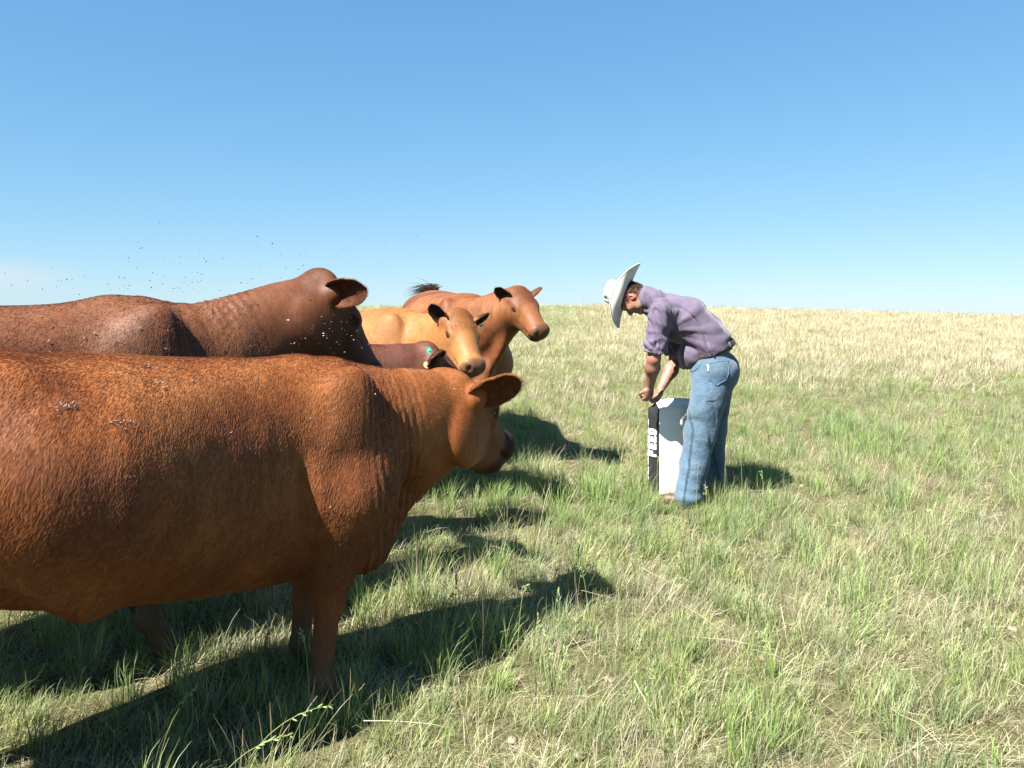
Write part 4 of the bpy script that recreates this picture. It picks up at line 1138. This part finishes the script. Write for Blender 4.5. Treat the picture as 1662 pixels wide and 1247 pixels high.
def near_grass():
    X = []; Y = []
    for dn, a, b, sd_ in ((170, .9, 5.0, 1), (115, 5.0, 9.0, 2), (70, 9.0, 22.0, 3)):
        x, y, _ = scatter(dn, a, b, sd_); X.append(x); Y.append(y)
    x = np.concatenate(X); y = np.concatenate(Y); n = len(x); r_ = np.random.default_rng(11)
    d = dryness(x, y); cl = vnoise(np.stack([x, y, 0 * x], 1), 1.5, 71, 3); lush = vnoise(np.stack([x, y, 0 * x], 1), .8, 72, 2)
    u = r_.random(n); kind = np.zeros(n, int)
    dd = np.clip(d, 0, 1)
    kind[:] = np.where(u < .30, 0, np.where(u < .55, 1, np.where(u < .68, 5, np.where(u < .78, 2, np.where(u < .97, 3, 6)))))
    v = r_.random(n)
    kind = np.where((v < (dd - .36) * 1.35), np.where(r_.random(n) < .62, 3, 4), kind)
    kind = np.where((lush > .35) & (r_.random(n) < .35) & (dd < .72), 2, kind)
    keep = ~((r_.random(n) < sstep(.62, .95, cl * .6 + .5 * dd) * .75))
    keep &= r_.random(n) < 1 - .95 * sstep(11, 22, y)
    # nothing grows through the sack
    keep &= np.hypot(x - 1.28, y - 6.02) > .20
    keep &= np.hypot(x - 1.24, y - 5.68) > .06
    sc = (.55 + .5 * r_.random(n)) * (1 + .35 * cl) * (1 - .22 * sstep(7, 15, y)) * np.where(kind == 4, .9, 1)
    sc = np.where(y < 2.2, sc * .8, sc)
    z = terrain(x, y)
    # a taller fringe round the man's feet and the foot of the sack
    m_ = 46; fx = np.concatenate([r_.uniform(.98, 1.75, m_), r_.uniform(-.85, -.45, 16)]); fy = np.concatenate([5.42 + .22 * r_.random(m_) + .35 * (fx[:m_] > 1.45) * r_.random(m_), r_.uniform(2.55, 2.75, 16)]); q_ = len(fx)
    x = np.r_[x, fx]; y = np.r_[y, fy]; z = np.r_[z, terrain(fx, fy)]; kind = np.r_[kind, r_.choice([2, 0, 2, 4, 6], q_)]; sc = np.r_[sc, r_.uniform(.45, .80, q_)]; keep = np.r_[keep, np.ones(q_, bool)]; n = len(x)
    foot = (np.abs(x - 1.20) < .17) & (y > 5.28) & (y < 5.66); sc = np.where(foot, sc * .5, sc)
    S = np.stack([sc, sc, sc * (.8 + .4 * r_.random(n))], 1)
    f = keep; pts = np.stack([x, y, z], 1)[f]
    # leaning slightly with the wind, to the right
    grass_layer('grass', pts, kind[f], r_.uniform(0, 6.28, n)[f], (r_.normal(0, .10, n)[f], r_.normal(.10, .10, n)[f]), S[f])

def far_grass():
    X = []; Y = []
    for dn, a, b, sd_ in ((26, 10.0, 26.0, 4), (19, 26.0, 48.0, 5), (9, 48, 64, 6)):
        x, y, _ = scatter(dn, a, b, sd_, 3); X.append(x); Y.append(y)
    x = np.concatenate(X); y = np.concatenate(Y); n = len(x); r_ = np.random.default_rng(12)
    d = dryness(x, y); kind = np.where(r_.random(n) < np.clip((d - .42) * 1.35, .04, .90), 8, 7)
    kind = np.where((r_.random(n) < .12), 1, kind)
    sc = (.55 + .45 * r_.random(n)) * (1 + .008 * y) * np.where(kind == 1, 1.8, 1) * np.where(kind == 8, 1.15 + .45 * sstep(24, 34, y) * sstep(0, 6, x), .85)
    kk = r_.random(n) < .1 + .9 * sstep(10, 19, y); x, y, kind, sc = x[kk], y[kk], kind[kk], sc[kk]; n = len(x)
    S = np.stack([sc * 1.15, sc * 1.15, sc * (.7 + .6 * r_.random(n))], 1)
    grass_layer('distant_grass', np.stack([x, y, terrain(x, y)], 1), kind, r_.uniform(0, 6.28, n), (r_.normal(0, .08, n), r_.normal(.06, .08, n)), S)

near_grass(); far_grass()

# ------------------------------------------------------------------ long dry stems lying and standing in the grass
def stems():
    m = NT('dry_stem'); co = m.n('ShaderNodeTexCoord').outputs['Object']
    mat = m.done(m.principled(m.ramp(m.noise(co, 30, 3), [(.3, (.29, .25, .17)), (.7, (.42, .37, .27))]), .7, None, .2))
    r_ = np.random.default_rng(31); V = []; F = []
    def add(path, r0, r1):
        v, f_ = tube(path, np.linspace(r0, r1, len(path)), 5); k0 = len(V); V.extend(v); F.extend(tuple(k0 + i for i in q) for q in f_)
    def gp(px, py, up=.0):
        D = FPX * CAM_H / (py - 515); x = (px - 831) / FPX * D
        for _ in range(5): D = FPX * (CAM_H - tz(x, D) - up) / (py - 515); x = (px - 831) / FPX * D
        return np.array((x, D, tz(x, D) + up))
    for (a, b, u0, u1, r0) in (((1030, 1105), (1068, 1185), .16, .04, .0042), ((1025, 1140), (1042, 1172), .12, .05, .0035), ((1268, 985), (1278, 1045), .16, .04, .003), ((1445, 1150), (1545, 1225), .09, .05, .003),
                               ((1470, 1155), (1530, 1200), .11, .05, .002), ((1462, 1087), (1512, 1081), .05, .05, .003), ((1040, 920), (1110, 958), .06, .03, .003), ((590, 1170), (730, 1182), .08, .05, .0035),
                               ((1190, 1247), (1205, 1200), .03, .17, .003), ((1340, 1247), (1350, 1215), .05, .10, .003), ((1610, 830), (1650, 790), .03, .13, .003), ((1640, 765), (1662, 790), .15, .05, .004), ((860, 745), (868, 810), .16, .02, .003), ((455, 690), (470, 720), .02, .1, .002)):
        p, q = gp(*a, u0), gp(*b, u1); mid = (p + q) / 2 + r_.normal(0, .012, 3) + (0, 0, .015)
        add([p, (p + mid) / 2 + r_.normal(0, .003, 3), mid, (q + mid) / 2 + r_.normal(0, .003, 3), q], r0 * .46, r0 * .2)
    for i in range(90):
        y = r_.uniform(2.0, 9.0); x = r_.uniform(-.7 * y - .3, .7 * y + .3); z = tz(x, y); L = r_.uniform(.10, .42); az = r_.uniform(0, 6.28)
        d = np.array((math.cos(az), math.sin(az), r_.uniform(-.1, .35))); p = np.array((x, y, z + r_.uniform(.02, .08)))
        add([p, p + d * L * .5 + (0, 0, .01), p + d * L], .0011, .0004)
    o = new_mesh('dry_grass_stems', V, F, mat, None); tag(o, kind='stuff')
    # curved culms with drooping seed heads in the shade at lower left and by the front leg
    m2 = NT('green_culm'); mat2 = m2.done(m2.principled((.15, .19, .07), .6, None, .3))
    V = []; F = []
    def culm(pts, nseed):
        p = [np.array(q) for q in pts]; sm = [p[0]]
        for t in np.linspace(.1, 1, 9):
            a = p[0] * (1 - t) ** 2 + 2 * p[1] * t * (1 - t) + p[2] * t * t; sm.append(a)
        add2(sm, .0016, .0008)
        for k in range(nseed):
            t = .72 + .28 * k / nseed; a = p[0] * (1 - t) ** 2 + 2 * p[1] * t * (1 - t) + p[2] * t * t
            d = unit(p[2] - p[1]) * .7 + r_.normal(0, .45, 3) * .6; d = unit(d); v, f_ = sphere(a + d * .012, (.010, .0026, .0026), 6, 4, np.stack([d, unit(np.cross(d, (.3, .2, .9))), np.cross(d, unit(np.cross(d, (.3, .2, .9))))], 1)); k0 = len(V); V.extend(v); F.extend(tuple(k0 + i for i in q) for q in f_)
    def add2(path, r0, r1):
        v, f_ = tube(path, np.linspace(r0, r1, len(path)), 5); k0 = len(V); V.extend(v); F.extend(tuple(k0 + i for i in q) for q in f_)
    for x, y, dx, h, ns_ in ((-.86, 2.15, .26, .24, 12), (-.66, 2.62, -.04, .34, 9), (-.80, 2.2, .3, .30, 8), (-.28, 3.05, .05, .32, 8), (.02, 3.2, .04, .30, 7), (.95, 5.25, .02, .42, 12), (1.2, 5.2, .03, .40, 11), (1.48, 5.55, .02, .42, 10), (1.62, 5.6, -.02, .42, 9)):
        z = tz(x, y); culm([(x, y, z), (x + dx * .25, y, z + h), (x + dx, y + .03, z + h * .95 + .03)], ns_)
    for i in range(60):
        y = r_.uniform(2.2, 8); x = r_.uniform(-.68 * y, .68 * y); z = tz(x, y); dx = r_.normal(0.04, .06); h = r_.uniform(.2, .4)
        culm([(x, y, z), (x + dx * .25, y, z + h * .7), (x + dx, y + .03, z + h)], int(r_.integers(5, 11)))
    o = new_mesh('seed_stalks', V, F, mat2, None); tag(o, kind='stuff')
stems()

# ------------------------------------------------------------------ flies over and on the herd
def flies():
    r_ = np.random.default_rng(77); V = []; F = []; W = []
    pts = []
    def cloud(n, cx, cy, sx, sy, D0, D1):
        for _ in range(n):
            D = r_.uniform(D0, D1); px = r_.normal(cx, sx); py = cy - abs(r_.normal(0, sy)); x = (px - 831) / FPX * D
            pts.append((np.array((x, D, CAM_H - (py - 515) / FPX * D)), r_.uniform(.0018, .0034)))
    nsky = 125
    cloud(95, 330, 474, 125, 42, 2.9, 4.4); cloud(18, 110, 480, 70, 26, 2.9, 3.8); cloud(12, 600, 440, 60, 50, 3.5, 5)
    for _ in range(75):
        D = r_.uniform(3.3, 3.75); px = r_.normal(525, 50); py = r_.normal(545, 17); pts.append((np.array(((px - 831) / FPX * D, D, CAM_H - (py - 515) / FPX * D)), r_.uniform(.0022, .0036)))
    for _ in range(14):
        D = r_.uniform(2.5, 2.75); px = r_.uniform(560, 800); py = r_.uniform(600, 750); pts.append((np.array(((px - 831) / FPX * D, D, CAM_H - (py - 515) / FPX * D)), r_.uniform(.0015, .0025)))
    dm = (lambda m: m.done(m.principled((.03, .03, .035), .35, None, .6)))(NT('fly_body'))
    wm_ = NT('fly_wing'); wm_ = wm_.done(wm_.principled((.75, .76, .78), .25, None, .8))
    for kf, (p, r) in enumerate(pts):
        d = unit(r_.normal(0, 1, 3) * (1, 1, .4)); a = unit(np.cross(d, (0, 0, 1))); b = np.cross(a, d); M = np.stack([d, a, b], 1)
        v, f_ = sphere(p, (r * 1.2, r * .5, r * .5), 6, 4, M); k0 = len(V); V.extend(v); F.extend(tuple(k0 + i for i in q) for q in f_)
        W += [0] * len(f_)
        for s_ in (-1, 1):
            k0 = len(V); V.extend([p + b * r * .4, p + a * s_ * r * 1.2 - d * r * .9 + b * r * .7, p + a * s_ * r * .7 - d * r * 1.9 + b * r * .6]); F.append((k0, k0 + 1, k0 + 2)); W.append(1 if kf >= nsky and kf % 2 else 0)
    o = new_mesh('fly_swarm', V, F, dm, None, smooth=False); o.data.materials.append(wm_); o.data.polygons.foreach_set('material_index', W); tag(o, kind='stuff')
flies()

# ------------------------------------------------------------------ dried flakes stuck to the backs
def flakes(root, spots, seed, sz=.0030):
    bpy.context.view_layer.update()
    r_ = np.random.default_rng(seed); body = [c for c in root.children if c.name.startswith('body')][0]
    Mi = body.matrix_world.inverted(); V = []; F = []
    for px, py, n, sx, sy in spots:
        for _ in range(n):
            qx, qy = px + r_.normal(0, sx), py + r_.normal(0, sy) + r_.normal(0, sx) * 0
            d = Vector(((qx - 831) / FPX, 1, -(qy - 515) / FPX)); o0 = Mi @ Vector((0, 0, CAM_H)); d0 = (Mi.to_3x3() @ d).normalized()
            ok, loc, nn, _i = body.ray_cast(o0, d0)
            if not ok: continue
            nn = np.array(nn); c = np.array(loc) + nn * .006; a = unit(np.cross(nn, r_.normal(0, 1, 3))); b = np.cross(nn, a); L = sz * r_.uniform(.5, 2.4); w_ = sz * r_.uniform(.3, .7); k0 = len(V)
            V.extend([c - a * L, c - b * w_ + nn * .002, c + a * L + nn * .003, c + b * w_]); F.append((k0, k0 + 1, k0 + 2, k0 + 3))
    m = NT('dried_flakes'); m = m.done(m.principled((.15, .135, .125), .9, None, .1))
    if V: tag(new_mesh('dried_flakes', V, F, m, root, smooth=False), kind='stuff')
flakes(near, ((240, 600, 26, 12, 4), (265, 625, 22, 16, 5), (112, 660, 24, 12, 4), (190, 690, 24, 16, 6), (230, 640, 14, 60, 20), (420, 760, 14, 120, 60)), 5)
flakes(tall, ((190, 540, 26, 90, 20), (70, 560, 14, 40, 10)), 6, .003)

# ------------------------------------------------------------------ bare earth clods among the grass
def clods():
    r_ = np.random.default_rng(91); V = []; F = []
    for i in range(170):
        y = r_.uniform(2.1, 9.5); x = r_.uniform(-.5 * y, .68 * y)
        v, f_ = sphere((x, y, tz(x, y) + .004), r_.uniform(.008, .030, 3) * (1, 1, .45), 7, 5); v = v + r_.normal(0, .0015, v.shape); k0 = len(V); V.extend(v); F.extend(tuple(k0 + i for i in q) for q in f_)
    m = NT('dry_earth'); co = m.n('ShaderNodeTexCoord').outputs['Object']
    m = m.done(m.principled(m.ramp(m.noise(co, 60, 4), [(.3, (.13, .10, .07)), (.7, (.24, .20, .14))]), .95, None, .1))
    tag(new_mesh('earth_clods', V, F, m, None), kind='stuff')
clods()
